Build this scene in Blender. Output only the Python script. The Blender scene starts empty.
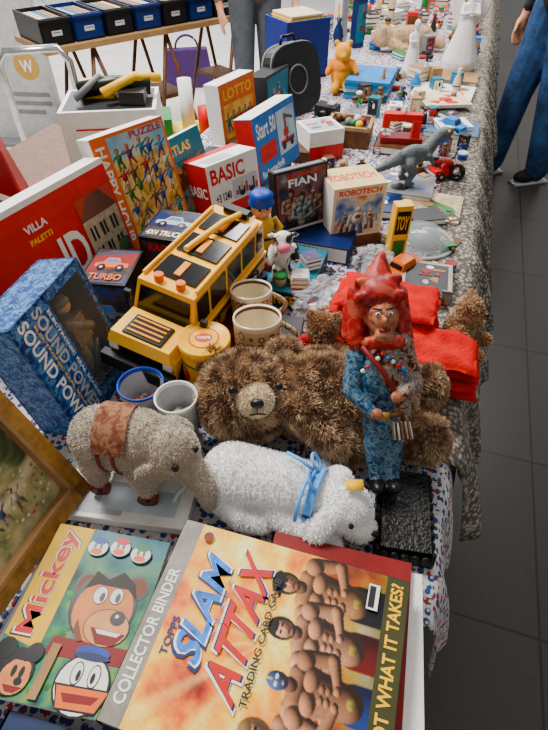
import bpy, math, random
import numpy as np
from mathutils import Vector, Matrix, Euler, noise as mnoise
random.seed(7); rng=np.random.default_rng(7)
SC=bpy.context.scene
COL=SC.collection
I4=Matrix.Identity(4)
# ------------------------------------------------------------ materials
def G(c,s=1.2,g=1.2):
    l=.3*c[0]+.5*c[1]+.2*c[2]
    return tuple(min(1,max(.002,l+(x-l)*s))**g for x in c[:3])
_m={}
def N(t,k): return t.nodes.new(k)
def mat(name,c,rough=.55,metal=0.0,var=.15,scale=25,bump=0.0,spec=.3):
    if name in _m: return _m[name]
    c=G(c)
    m=bpy.data.materials.new(name); m.use_nodes=True; t=m.node_tree; b=t.nodes['Principled BSDF']
    b.inputs['Roughness'].default_value=rough; b.inputs['Metallic'].default_value=metal; b.inputs['Specular IOR Level'].default_value=spec
    tc=N(t,'ShaderNodeTexCoord'); no=N(t,'ShaderNodeTexNoise'); no.inputs['Scale'].default_value=scale; no.inputs['Detail'].default_value=8; no.inputs['Roughness'].default_value=.65
    t.links.new(tc.outputs['Object'],no.inputs['Vector'])
    r=N(t,'ShaderNodeValToRGB'); e=r.color_ramp.elements
    e[0].position=.35; e[1].position=.65
    e[0].color=tuple(max(0,x*(1-var)) for x in c)+(1,); e[1].color=tuple(min(1,x*(1+var)) for x in c)+(1,)
    t.links.new(no.outputs['Fac'],r.inputs['Fac']); t.links.new(r.outputs['Color'],b.inputs['Base Color'])
    if bump:
        bp=N(t,'ShaderNodeBump'); bp.inputs['Strength'].default_value=bump; bp.inputs['Distance'].default_value=.01
        n2=N(t,'ShaderNodeTexNoise'); n2.inputs['Scale'].default_value=scale*6; t.links.new(tc.outputs['Object'],n2.inputs['Vector'])
        t.links.new(n2.outputs['Fac'],bp.inputs['Height']); t.links.new(bp.outputs['Normal'],b.inputs['Normal'])
    _m[name]=m; return m
def prnt(name,cols,scale=12,rough=.5,distort=1.0,interp='EASE'):
    """printed illustration: noise mapped through a palette"""
    if name in _m: return _m[name]
    m=bpy.data.materials.new(name); m.use_nodes=True; t=m.node_tree; b=t.nodes['Principled BSDF']; b.inputs['Roughness'].default_value=rough; b.inputs['Specular IOR Level'].default_value=.3
    tc=N(t,'ShaderNodeTexCoord'); no=N(t,'ShaderNodeTexNoise'); no.inputs['Scale'].default_value=scale; no.inputs['Detail'].default_value=8; no.inputs['Roughness'].default_value=.65
    no.inputs['Distortion'].default_value=distort
    t.links.new(tc.outputs['Object'],no.inputs['Vector'])
    r=N(t,'ShaderNodeValToRGB'); cr=r.color_ramp; cr.interpolation=interp
    n=len(cols)
    for i,c in enumerate(cols):
        p=.36+.3*i/n
        if i==0: el=cr.elements[0]; el.position=.34
        elif i==1: el=cr.elements[1]; el.position=p
        else: el=cr.elements.new(p)
        el.color=G(c)+(1,)
    t.links.new(no.outputs['Fac'],r.inputs['Fac']); t.links.new(r.outputs['Color'],b.inputs['Base Color'])
    _m[name]=m; return m
def attr_mat(name,rough=.7,sheen=.1,spec=.5):
    if name in _m: return _m[name]
    m=bpy.data.materials.new(name); m.use_nodes=True; t=m.node_tree; b=t.nodes['Principled BSDF']; b.inputs['Roughness'].default_value=rough
    b.inputs['Sheen Weight'].default_value=sheen; b.inputs['Specular IOR Level'].default_value=spec
    a=N(t,'ShaderNodeAttribute'); a.attribute_name='Col'; t.links.new(a.outputs['Color'],b.inputs['Base Color'])
    _m[name]=m; return m
def glassy(name,c=(.9,.95,1),rough=.05,alpha=.25):
    if name in _m: return _m[name]
    m=bpy.data.materials.new(name); m.use_nodes=True; b=m.node_tree.nodes['Principled BSDF']
    b.inputs['Base Color'].default_value=tuple(c)+(1,); b.inputs['Roughness'].default_value=rough; b.inputs['Alpha'].default_value=alpha
    _m[name]=m; return m
WHITE=mat('paper_white',(.84,.83,.79),.5,var=.07); CREAM=mat('cream_card',(.72,.62,.45),.6,var=.1)
BLACK=mat('black_plastic',(.012,.012,.014),.35); DARK=mat('dark_card',(.03,.03,.035),.45)
RED=mat('print_red',(.55,.025,.02),.45,var=.14); DRED=mat('dark_red',(.24,.02,.02),.5)
BLUE=mat('print_blue',(.02,.08,.38),.45,var=.2); NAVY=mat('navy',(.01,.03,.12),.4); SKY=mat('sky_blue',(.06,.25,.55),.45); TEAL=mat('teal_print',(.03,.18,.25),.45)
YEL=mat('yellow_print',(.84,.54,.03),.45,var=.1); ORG=mat('orange_print',(.72,.2,.03),.45,var=.12); GRN=mat('green_print',(.04,.22,.07),.45)
GREY=mat('grey_card',(.24,.24,.25),.5); LGREY=mat('light_grey',(.5,.5,.51),.5); BRN=mat('brown_wood',(.14,.065,.03),.5,var=.35,scale=40); TAN=mat('tan',(.38,.24,.13),.6)
SKIN=mat('skin',(.7,.38,.25),.5,var=.06); HAIRD=mat('hair_dark',(.03,.02,.015),.5); PINK=mat('pink',(.8,.3,.4),.5)
CLEAR=glassy('clear_plastic',alpha=.15); PURP=mat('purple_cloth',(.07,.03,.12),.8); peach=mat('peach_ink',(.66,.3,.14),.55,var=.15)
# ------------------------------------------------------------ printed pictures painted as fine coloured meshes
class Pic:
    def __init__(s,w,h,nx,ny,bg=(.5,.5,.5)):
        s.w,s.h,s.nx,s.ny=w,h,nx,ny
        s.X,s.Y=np.meshgrid(np.linspace(0,w,nx+1),np.linspace(0,h,ny+1)); s.c=np.ones((ny+1,nx+1,3))*np.array(bg)
    def noise(s,cols,scale,seed=0,oct_=4,mask=None,k=1.0):
        f=np.zeros_like(s.X)
        for j in range(s.ny+1):
            for i in range(s.nx+1): f[j,i]=mnoise.fractal(Vector((s.X[j,i]*scale,s.Y[j,i]*scale,seed)),.8,2.1,oct_)
        f=np.clip(.5+.55*f,0,.999)*(len(cols)-1); a=f.astype(int); t=(f-a)[...,None]; C=np.array(cols); v=C[a]*(1-t)+C[np.minimum(a+1,len(cols)-1)]*t
        m=(np.ones_like(s.X) if mask is None else mask)[...,None]*k; s.c=s.c*(1-m)+v*m
    def ell(s,cx,cy,rx,ry,col,rot=0,amb=.3,soft=.12,L=(-.6,.6,.5)):
        c,n=math.cos(rot),math.sin(rot); dx=s.X-cx; dy=s.Y-cy; u=(dx*c+dy*n)/rx; v=(-dx*n+dy*c)/ry; q=u*u+v*v; m=np.clip((1-q)/soft,0,1)
        nz=np.sqrt(np.clip(1-q,0,1)); nx_=u*c-v*n; ny_=u*n+v*c; L=np.array(L)/np.linalg.norm(L); lam=np.clip(nx_*L[0]+ny_*L[1]+nz*L[2],0,1)
        sh=(amb+(1.15-amb)*lam)[...,None]; s.c=s.c*(1-m[...,None])+np.array(col)*sh*m[...,None]
    def rect(s,x0,y0,x1,y1,col,sh=0):
        m=((s.X>=x0)&(s.X<=x1)&(s.Y>=y0)&(s.Y<=y1))[...,None]*1.0; g=(1-sh*(s.X-x0)/(x1-x0+1e-9))[...,None]; s.c=s.c*(1-m)+np.array(col)*g*m
    def limb(s,p,q,r0,r1,col,amb=.3,n=7):
        """tapered limb shaded across its width"""
        p=np.array(p);q=np.array(q);d=q-p;L=np.hypot(*d);d=d/L; t=np.clip(((s.X-p[0])*d[0]+(s.Y-p[1])*d[1])/L,0,1); r=r0+(r1-r0)*t
        ox=(s.X-p[0]-t*L*d[0])/r; oy=(s.Y-p[1]-t*L*d[1])/r; qq=ox*ox+oy*oy; m=np.clip((1-qq)/.15,0,1); nz=np.sqrt(np.clip(1-qq,0,1)); Lv=np.array((-.6,.6,.5))/np.linalg.norm((-.6,.6,.5))
        lam=np.clip(ox*Lv[0]+oy*Lv[1]+nz*Lv[2],0,1); s.c=s.c*(1-m[...,None])+np.array(col)*(amb+(1.15-amb)*lam)[...,None]*m[...,None]
    def wrestler(s,x,y,k,skin,hair=None,mask=None,trunk=(.02,.02,.03),cap_=None):
        sk=np.array(skin); E=lambda a,b,rx,ry,c=sk,rot=0,amb=.12:s.ell(x+a*k,y+b*k,rx*k,ry*k,c,rot,amb)
        S=lambda a,b:(x+a*k,y+b*k)
        E(0,-1.3,1.5,2.0,(.06,.02,.01),0,1)  if False else None
        s.limb(S(0,-2.2),S(0,-3.4),.66*k,.66*k,np.array(trunk),.35)
        s.limb(S(0,-.7),S(0,-2.0),.78*k,.58*k,sk*.75,.12)
        s.limb(S(-.4,-.25),S(.4,-.25),.34*k,.34*k,sk*.85,.12)
        for q in(-1,1):
            s.limb(S(.93*q,-.45),S(1.12*q,-1.3),.33*k,.25*k,sk*(1 if q<0 else .8),.1); s.limb(S(1.12*q,-1.35),S(.35*q,-1.62),.23*k,.16*k,sk*(1 if q<0 else .85),.12); E(.88*q,-.38,.36,.36,sk*(1.05 if q<0 else .85)); E(.25*q,-1.62,.17,.14,sk*.95)
        E(-.36,-.72,.42,.29,sk,.12); E(.36,-.72,.42,.29,sk*.9,-.12)
        for r in range(2):
            for q in(-1,1): E(.17*q,-1.12-.22*r,.16,.12,sk*(.9 if q<0 else .75))
        s.limb(S(-.05,-2.12),S(.05,-2.12),.14*k,.14*k,np.array((.5,.4,.1)),.4)
        E(0,-.02,.25,.28,sk*.55)
        if hair is not None: E(0,.50,.42,.54,np.array(hair),0,.4)
        E(0,.42,.31,.41,np.array(mask) if mask is not None else sk,0,.2)
        if mask is None:
            E(-.12,.50,.09,.045,(.03,.015,.01),0,1); E(.12,.50,.09,.045,(.03,.015,.01),0,1); E(.0,.36,.06,.11,sk*1.1,0,.3); E(0,.20,.13,.04,(.14,.03,.02),0,1); E(0,.09,.18,.08,sk*.5)
            if hair is not None: E(0,.76,.33,.15,np.array(hair),0,.45)
        else:
            E(-.12,.46,.09,.06,(.75,.75,.72),0,.8); E(.12,.46,.09,.06,(.75,.75,.72),0,.8); E(0,.2,.1,.06,sk); E(0,.7,.05,.14,(.7,.6,.2),0,.7)
        if cap_ is not None: E(0,.80,.42,.22,np.array(cap_),0,.4); E(-.1,.62,.5,.09,np.array(cap_)*.8,0,.5)
    def hero(s,x,y,k,c1,c2,skin=(.7,.42,.26),hair=(.1,.05,.03),lean=0):
        d=lean*k
        s.limb((x-.18*k,y-.9*k),(x-.35*k-d,y-1.65*k),.17*k,.11*k,np.array(c2)); s.limb((x+.18*k,y-.9*k),(x+.38*k-d,y-1.6*k),.17*k,.11*k,np.array(c2)*.85)
        s.ell(x,y-.5*k,.36*k,.48*k,c1); s.limb((x-.35*k,y-.25*k),(x-.7*k,y-.6*k+abs(d)),.12*k,.09*k,np.array(c1)); s.limb((x+.35*k,y-.25*k),(x+.75*k,y+.05*k),.12*k,.09*k,np.array(c1)*.9)
        s.ell(x+.78*k,y+.1*k,.1*k,.1*k,skin); s.ell(x-.72*k,y-.65*k,.1*k,.1*k,skin)
        s.ell(x+d*.4,y+.24*k,.27*k,.28*k,hair); s.ell(x+d*.4,y+.16*k,.23*k,.26*k,skin,0,.5); s.ell(x+d*.4-.08*k,y+.2*k,.035*k,.05*k,(.02,.02,.02),0,1); s.ell(x+d*.4+.08*k,y+.2*k,.035*k,.05*k,(.02,.02,.02),0,1); s.ell(x+d*.4,y+.05*k,.1*k,.04*k,(.4,.05,.04),0,1)
# ------------------------------------------------------------ mesh builder
def frame(o,ex,ez=(0,0,1)):
    ex=Vector(ex).normalized(); ez=Vector(ez); ez=(ez-ex*ez.dot(ex)).normalized(); ey=ez.cross(ex)
    M=Matrix((( ex.x,ey.x,ez.x,o[0]),(ex.y,ey.y,ez.y,o[1]),(ex.z,ey.z,ez.z,o[2]),(0,0,0,1))); return M
def yawM(x,y,z,deg): return Matrix.Translation((x,y,z))@Matrix.Rotation(math.radians(deg),4,'Z')
_tc={}
def text_mesh(s):
    if s in _tc: return _tc[s]
    cu=bpy.data.curves.new('t','FONT'); cu.body=s; cu.offset=.025; cu.resolution_u=3
    ob=bpy.data.objects.new('t',cu); COL.objects.link(ob)
    dg=bpy.context.evaluated_depsgraph_get(); me=bpy.data.meshes.new_from_object(ob.evaluated_get(dg))
    v=[p.co.copy() for p in me.vertices]; f=[tuple(p.vertices) for p in me.polygons]
    x0=min(p.x for p in v); x1=max(p.x for p in v); y0=min(p.y for p in v); y1=max(p.y for p in v)
    v=[((p.x-x0)/(x1-x0),(p.y-y0)/(y1-y0)) for p in v]
    bpy.data.objects.remove(ob); bpy.data.meshes.remove(me); _tc[s]=(v,f); return _tc[s]
class B:
    def __init__(s): s.v=[];s.f=[];s.mi=[];s.sm=[];s.mats=[];s.cols={}
    def add(s,v,f,m,smooth=False,M=None):
        if m not in s.mats: s.mats.append(m)
        k=s.mats.index(m); o=len(s.v)
        s.v+= [tuple(M@Vector(p)) for p in v] if M is not None else [tuple(p) for p in v]
        s.f+=[tuple(i+o for i in q) for q in f]; s.mi+=[k]*len(f); s.sm+=[smooth]*len(f); return s
    def pic(s,o,X,Y,p,e=.0004,name='printed_picture',rough=.45,g=1.45):
        o=Vector(o);X=Vector(X);Y=Vector(Y);n=X.cross(Y).normalized()*e; nx,ny=p.nx,p.ny; b0=len(s.v)
        V=[o+n+X*(i/nx)+Y*(j/ny) for j in range(ny+1) for i in range(nx+1)]
        F=[(j*(nx+1)+i,j*(nx+1)+i+1,(j+1)*(nx+1)+i+1,(j+1)*(nx+1)+i) for j in range(ny) for i in range(nx)]
        s.add(V,F,attr_mat(name,rough,0,.25)); s.cols[b0]=(np.clip(p.c,0,1)**g).reshape(-1,3)
    def box(s,c,d,m,M=None,taper=(1,1)):
        x,y,z=[q/2 for q in d]
        v=[(c[0]+i*x*(taper[0] if k>0 else 1),c[1]+j*y*(taper[1] if k>0 else 1),c[2]+k*z) for k in(-1,1) for j in(-1,1) for i in(-1,1)]
        return s.add(v,[(0,2,3,1),(4,5,7,6),(0,1,5,4),(2,6,7,3),(0,4,6,2),(1,3,7,5)],m,False,M)
    def ring(s,p0,p1,prof,m,n=20,M=None,smooth=True,closed=(1,1)):
        p0=Vector(p0);d=(Vector(p1)-p0).normalized(); a=d.orthogonal().normalized(); b=d.cross(a)
        v=[];f=[]
        for r,t in prof:
            for i in range(n):
                w=2*math.pi*i/n; v.append(p0+d*t+(a*math.cos(w)+b*math.sin(w))*r)
        for k in range(len(prof)-1):
            for i in range(n):
                j=(i+1)%n; f.append((k*n+i,k*n+j,(k+1)*n+j,(k+1)*n+i))
        if closed[0]: f.append(tuple(range(n))[::-1])
        if closed[1]: f.append(tuple((len(prof)-1)*n+i for i in range(n)))
        return s.add(v,f,m,smooth,M)
    def cyl(s,p0,p1,r,m,r1=None,n=16,M=None,smooth=True):
        L=(Vector(p1)-Vector(p0)).length; return s.ring(p0,p1,[(r,0),(r if r1 is None else r1,L)],m,n,M,smooth)
    def lathe(s,o,prof,m,n=24,M=None,closed=(1,1)):
        return s.ring(o,(o[0],o[1],o[2]+1),prof,m,n,M,True,closed)
    def ell(s,c,r,m,M=None,n=16,h=10,rot=None):
        if isinstance(r,(int,float)): r=(r,r,r)
        v=[];f=[]; R=Euler(rot).to_matrix() if rot else Matrix.Identity(3); c=Vector(c)
        for k in range(h+1):
            th=math.pi*k/h
            for i in range(n):
                w=2*math.pi*i/n; v.append(c+R@Vector((r[0]*math.sin(th)*math.cos(w),r[1]*math.sin(th)*math.sin(w),-r[2]*math.cos(th))))
        for k in range(h):
            for i in range(n):
                j=(i+1)%n; f.append((k*n+i,k*n+j,(k+1)*n+j,(k+1)*n+i))
        return s.add(v,f,m,True,M)
    def tube(s,pts,r,m,n=8,M=None,r1=None):
        pts=[Vector(p) for p in pts]; v=[];f=[]; K=len(pts); up=Vector((.13,.27,.95)).normalized()
        for k,p in enumerate(pts):
            d=(pts[min(k+1,K-1)]-pts[max(k-1,0)]).normalized(); a=d.cross(up)
            if a.length<.05: a=d.orthogonal()
            a.normalize(); b=d.cross(a); rr=r if r1 is None else r+(r1-r)*k/(K-1)
            for i in range(n):
                w=2*math.pi*i/n; v.append(p+(a*math.cos(w)+b*math.sin(w))*rr)
        for k in range(K-1):
            for i in range(n):
                j=(i+1)%n; f.append((k*n+i,k*n+j,(k+1)*n+j,(k+1)*n+i))
        f.append(tuple(range(n))[::-1]); f.append(tuple((K-1)*n+i for i in range(n)))
        return s.add(v,f,m,True,M)
    def torus(s,c,R,r,m,axis=(0,0,1),n=24,M=None,arc=1.0,sc=(1,1)):
        ax=Vector(axis).normalized(); a=ax.orthogonal().normalized(); b=ax.cross(a); c=Vector(c)
        pts=[c+a*R*sc[0]*math.cos(2*math.pi*arc*i/n)+b*R*sc[1]*math.sin(2*math.pi*arc*i/n) for i in range(n+1)]
        return s.tube(pts,r,m,8,M)
    def deco(s,o,X,Y,items,M=None,e0=.0006):
        o=Vector(o);X=Vector(X);Y=Vector(Y);nr=X.cross(Y).normalized(); st=.0003 if len(items)<25 else .00007
        for k,it in enumerate(items):
            e=nr*(e0+st*k); q=lambda u,v:o+X*u+Y*v+e
            t=it[0]
            if t=='r': _,u0,v0,u1,v1,m=it; s.add([q(u0,v0),q(u1,v0),q(u1,v1),q(u0,v1)],[(0,1,2,3)],m,False,M)
            elif t=='p': s.add([q(*p) for p in it[1]],[tuple(range(len(it[1])))],it[2],False,M)
            elif t=='c':
                _,u,v,ru,rv,m=it; s.add([q(u+ru*math.cos(a*math.pi/10),v+rv*math.sin(a*math.pi/10)) for a in range(20)],[tuple(range(20))],m,False,M)
            elif t=='i':
                _,u0,v0,u1,v1,p=it; s.pic(q(u0,v0),X*(u1-u0),Y*(v1-v0),p,0)
            elif t=='t':
                tx,u0,v0,u1,v1,m=it[1:7]; rot=it[7] if len(it)>7 else 0; sh=it[8] if len(it)>8 else 0
                v,f=text_mesh(tx); P=[]
                for a,b in v:
                    a2=a+sh*b
                    if rot==90: uu,vv=1-b,a2
                    elif rot==-90: uu,vv=b,1-a2
                    elif rot==180: uu,vv=1-a2,1-b
                    else: uu,vv=a2,b
                    P.append(q(u0+(u1-u0)*uu,v0+(v1-v0)*vv))
                s.add(P,f,m,False,M)
        return s
    def obj(s,name,M=I4,bevel=0):
        me=bpy.data.meshes.new(name); me.from_pydata(s.v,[],s.f)
        for m in s.mats: me.materials.append(m)
        me.polygons.foreach_set('material_index',s.mi); me.polygons.foreach_set('use_smooth',s.sm)
        if s.cols:
            C=np.ones((len(s.v),4),dtype=np.float32)
            for k,c in s.cols.items(): C[k:k+len(c),:3]=c
            ca=me.color_attributes.new('Col','FLOAT_COLOR','POINT'); ca.data.foreach_set('color',C.ravel())
        me.update()
        ob=bpy.data.objects.new(name,me); COL.objects.link(ob); ob.matrix_world=M
        if bevel:
            bv=ob.modifiers.new('bevel','BEVEL'); bv.width=bevel; bv.segments=2; bv.limit_method='ANGLE'; bv.angle_limit=math.radians(60)
        return ob
def toon(u,v,w,h,c1,c2,c3,lean=0):
    P=lambda *q:('p',[(u+(a+lean*b)*w,v+b*h) for a,b in q[0]],q[1])
    return [P([(-.3,-1),(-.05,-1),(.0,-.2),(-.35,-.2)],c3),P([(.1,-1),(.4,-1),(.35,-.2),(.0,-.2)],c3),P([(-.45,-.3),(.45,-.3),(.5,.3),(-.5,.3)],c1),
            P([(-.5,.3),(-.95,.0),(-1,.15),(-.55,.42)],c1),P([(.5,.3),(.95,.5),(.85,.65),(.4,.42)],c1),('c',u+lean*.55*w,v+.55*h,w*.36,h*.28,c2),('c',u+lean*.8*w,v+.80*h,w*.36,h*.14,c3),
            ('c',u+(lean*.6-.12)*w,v+.58*h,w*.06,h*.06,BLACK),('c',u+(lean*.6+.12)*w,v+.58*h,w*.06,h*.06,BLACK)]
def art(seed,u0,v0,u1,v1,n,pal):
    r=random.Random(seed); out=[]
    for k in range(n):
        sz=(.28-.2*k/n); w=(u1-u0)*sz*r.uniform(.5,1); h=(v1-v0)*sz*r.uniform(.5,1)
        u=r.uniform(u0+w,u1-w); v=r.uniform(v0+h,v1-h); m=r.choice(pal); t=r.random()
        if n>7 and k%3==1: out+=toon(u,v,w*.8,h*1.0,m,peach,r.choice(pal),r.uniform(-.3,.3)); continue
        if t<.3: out.append(('c',u,v,w,h,m))
        elif t<.8:
            j=r.randint(3,7); a0=r.random()*6; out.append(('p',[(u+w*r.uniform(.6,1)*math.cos(a0+2*math.pi*i/j),v+h*r.uniform(.6,1)*math.sin(a0+2*math.pi*i/j)) for i in range(j)],m))
        else: out.append(('r',u-w,v-h*.3,u+w,v+h*.3,m))
    return out
def carton(name,M,size,m,front=(),top=(),left=(),right=(),faces={},bevel=.0012):
    L,D,H=size; b=B()
    b.box((L/2,D/2,H/2),(L,D,H),m)
    g={'F':((0,0,0),(L,0,0),(0,0,H)),'T':((0,0,H),(L,0,0),(0,D,0)),'L':((0,D,0),(0,-D,0),(0,0,H)),'R':((L,0,0),(0,D,0),(0,0,H))}
    for k,it in (('F',front),('T',top),('L',left),('R',right)):
        it=list(it)
        if k in faces: it=[('r',.004,.004,.996,.996,faces[k])]+it
        if it: b.deco(*g[k],it)
    return b.obj(name,M,bevel)
def flatbook(name,cx,cy,z,w,l,h,yaw,cover,top=(),pages=WHITE):
    b=B(); t=min(.003,h/4)
    b.box((0,0,h/2),(w-.006,l-.006,h-2*t),pages); b.box((0,0,t/2),(w,l,t),cover); b.box((0,0,h-t/2),(w,l,t),cover); b.box((-w/2+t/2,0,h/2),(t,l,h),cover)
    if top: b.deco((-w/2,-l/2,h),(w,0,0),(0,l,0),top)
    return b.obj(name,yawM(cx,cy,z,yaw))
# ------------------------------------------------------------ organic bodies
def cap(a,b,ra,rb,m): return ('c',Vector(a),Vector(b),ra,rb,m)
def el(c,r,m,rot=None): return ('e',Vector(c),r if not isinstance(r,(int,float)) else (r,r,r),m,rot)
def organic(name,elems,voxel,mats,M=I4,it=4,fur=None,extra=None):
    b=B()
    for e in elems:
        if e[0]=='c':
            _,p,q,ra,rb,m=e; L=(q-p).length
            if L<1e-5: continue
            prof=[(max(1e-4,ra*math.sin(a)),-ra*math.cos(a)) for a in np.linspace(0.02,math.pi/2,6)]+[(max(1e-4,rb*math.cos(a)),L+rb*math.sin(a)) for a in np.linspace(0,math.pi/2-.02,6)]
            b.ring(p,q,prof,BLACK,14)
        else: b.ell(e[1],e[2],BLACK,None,18,12,e[4])
    ob=b.obj('tmp'); md=ob.modifiers.new('r','REMESH'); md.mode='VOXEL'; md.voxel_size=voxel
    if it: sm=ob.modifiers.new('s','SMOOTH'); sm.iterations=it; sm.factor=.5
    dg=bpy.context.evaluated_depsgraph_get(); me=bpy.data.meshes.new_from_object(ob.evaluated_get(dg)); bpy.data.objects.remove(ob)
    n=len(me.vertices); V=np.empty(n*3); me.vertices.foreach_get('co',V); V=V.reshape(-1,3)
    F=[tuple(p.vertices) for p in me.polygons]
    C=np.array([V[list(f)].mean(0) for f in F])
    best=np.full(len(C),1e9); idx=np.zeros(len(C),int)
    names=list(mats)
    for e in elems:
        if e[0]=='c':
            p=np.array(e[1]);q=np.array(e[2]);d=q-p; t=np.clip(((C-p)@d)/(d@d),0,1); dist=np.linalg.norm(C-p-t[:,None]*d,axis=1)-(e[3]+(e[4]-e[3])*t); m=e[5]
        else:
            R=np.array(Euler(e[4]).to_matrix()) if e[4] else np.eye(3); r=np.array(e[2]); m=e[3]
            dist=(np.linalg.norm(((C-np.array(e[1]))@R)/r,axis=1)-1)*r.min()
        k=dist<best; best[k]=dist[k]; idx[k]=names.index(m)
    verts=[tuple(v) for v in V]; faces=list(F); mi=list(idx); cols=[(1,1,1,1)]*n; ml=[mats[k] for k in names]
    if fur:
        me.calc_loop_triangles(); T=np.array([t.vertices for t in me.loop_triangles]); TP=np.array([t.polygon_index for t in me.loop_triangles])
        A=V[T[:,0]];Bv=V[T[:,1]];Cc=V[T[:,2]]; cr=np.cross(Bv-A,Cc-A); ar=np.linalg.norm(cr,axis=1)
        ok=np.array([names[idx[p]] in fur['cols'] for p in TP]); w=ar*ok; w/=w.sum()
        K=fur['n']; pick=rng.choice(len(T),K,p=w); r1=np.sqrt(rng.random(K)); r2=rng.random(K)
        P=(1-r1)[:,None]*A[pick]+(r1*(1-r2))[:,None]*Bv[pick]+(r1*r2)[:,None]*Cc[pick]
        Nn=cr[pick]/ar[pick][:,None]; comb=np.array(fur.get('comb',(0,0,-.3)))
        clump=np.array([tuple(mnoise.noise_vector(Vector(p)*fur.get('cf',60))) for p in P])
        D=Nn*fur.get('up',1)+comb+rng.normal(0,fur.get('j',.25),(K,3))+clump*fur.get('cl',.8); D/=np.linalg.norm(D,axis=1)[:,None]
        nm=[names[idx[TP[p]]] for p in pick]; ls=np.array([fur.get('ls',{}).get(q,1) for q in nm])
        L=fur['len']*(.6+.6*rng.random(K))*ls; S=np.cross(D,rng.normal(0,1,(K,3))); S/=np.linalg.norm(S,axis=1)[:,None]; S*=fur.get('w',.0009)
        mid=P+D*(L*.55)[:,None]; D2=D+comb*.6; D2/=np.linalg.norm(D2,axis=1)[:,None]; tip=mid+D2*(L*.5)[:,None]
        P=P-Nn*.001
        o=n; fm=len(ml); ml.append(attr_mat('fur_strands',fur.get('rough',.8)))
        tn=np.array([mnoise.noise(Vector(p)*fur.get('pf',25)) for p in P])
        for k in range(K):
            verts+= [tuple(P[k]-S[k]),tuple(P[k]+S[k]),tuple(mid[k]+S[k]*.8),tuple(mid[k]-S[k]*.8),tuple(tip[k])]
            faces+= [(o,o+1,o+2,o+3),(o+3,o+2,o+4)]; mi+=[fm,fm]; o+=5
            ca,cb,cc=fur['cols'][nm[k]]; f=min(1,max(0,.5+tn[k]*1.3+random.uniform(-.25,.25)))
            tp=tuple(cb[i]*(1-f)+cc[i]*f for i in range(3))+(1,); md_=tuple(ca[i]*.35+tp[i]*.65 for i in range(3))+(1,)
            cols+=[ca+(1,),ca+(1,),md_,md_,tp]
    if extra:
        for m in extra.mats:
            if m not in ml: ml.append(m)
        o=len(verts); verts+=extra.v; faces+=[tuple(i+o for i in q) for q in extra.f]; mi+=[ml.index(extra.mats[k]) for k in extra.mi]; cols+=[(1,1,1,1)]*len(extra.v)
    m2=bpy.data.meshes.new(name); m2.from_pydata(verts,[],faces)
    for m in ml: m2.materials.append(m)
    m2.polygons.foreach_set('material_index',[int(i) for i in mi]); m2.polygons.foreach_set('use_smooth',[True]*len(faces))
    ca=m2.color_attributes.new('Col','FLOAT_COLOR','POINT'); ca.data.foreach_set('color',np.array(cols,dtype=np.float32).ravel())
    m2.update(); o2=bpy.data.objects.new(name,m2); COL.objects.link(o2); o2.matrix_world=M; return o2
# ------------------------------------------------------------ camera (phone held 1.5 m up, tilted 45 deg down)
cd=bpy.data.cameras.new('camera'); co=bpy.data.objects.new('camera',cd); COL.objects.link(co); SC.camera=co
cd.sensor_fit='VERTICAL'; cd.sensor_height=36; cd.lens=25; cd.clip_start=.02; co.location=(0,0,1.5); co.rotation_euler=(math.radians(45),0,0)
TY=-17.85                                    # the stall runs away to the right
TM=Matrix.Rotation(math.radians(TY),4,'Z')   # stall axes: local x = across, local y = along
def T(a,l,z=0): return tuple(TM@Vector((a,l,z)))
def TF(a,l,z,yaw=0): return yawM(*T(a,l,z),TY+yaw)
# ------------------------------------------------------------ floor
def tile_mat(name,c,grout,size,rough):
    m=bpy.data.materials.new(name); m.use_nodes=True; t=m.node_tree; b=t.nodes['Principled BSDF']; b.inputs['Roughness'].default_value=rough
    tc=N(t,'ShaderNodeTexCoord'); br=N(t,'ShaderNodeTexBrick'); br.offset=0; br.inputs['Scale'].default_value=1
    br.inputs['Brick Width'].default_value=size; br.inputs['Row Height'].default_value=size; br.inputs['Mortar Size'].default_value=.004
    br.inputs['Color1'].default_value=c+(1,); br.inputs['Color2'].default_value=tuple(x*1.15 for x in c)+(1,); br.inputs['Mortar'].default_value=grout+(1,)
    mp=N(t,'ShaderNodeMapping'); mp.inputs['Location'].default_value=(0.05,-.045,0)
    t.links.new(tc.outputs['Object'],mp.inputs['Vector']); t.links.new(mp.outputs['Vector'],br.inputs['Vector'])
    no=N(t,'ShaderNodeTexNoise'); no.inputs['Scale'].default_value=60; no.inputs['Detail'].default_value=6; mx=N(t,'ShaderNodeMix'); mx.data_type='RGBA'; mx.blend_type='MULTIPLY'; mx.inputs[0].default_value=.45
    t.links.new(tc.outputs['Object'],no.inputs['Vector']); t.links.new(br.outputs['Color'],mx.inputs[6]); t.links.new(no.outputs['Fac'],mx.inputs[7]); t.links.new(mx.outputs[2],b.inputs['Base Color'])
    return m
fd=tile_mat('dark_floor_tiles',(.038,.031,.027),(.007,.007,.007),.6,.35); fl=tile_mat('pale_floor_tiles',(.74,.72,.69),(.4,.4,.4),.6,.2)
b=B(); b.box((5.2-.9,4,-.05),(10.4,20,.1),fd); b.box((-8.05,4,-.05),(14.3,20,.1),fl); b.obj('floor',TM)
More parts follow.
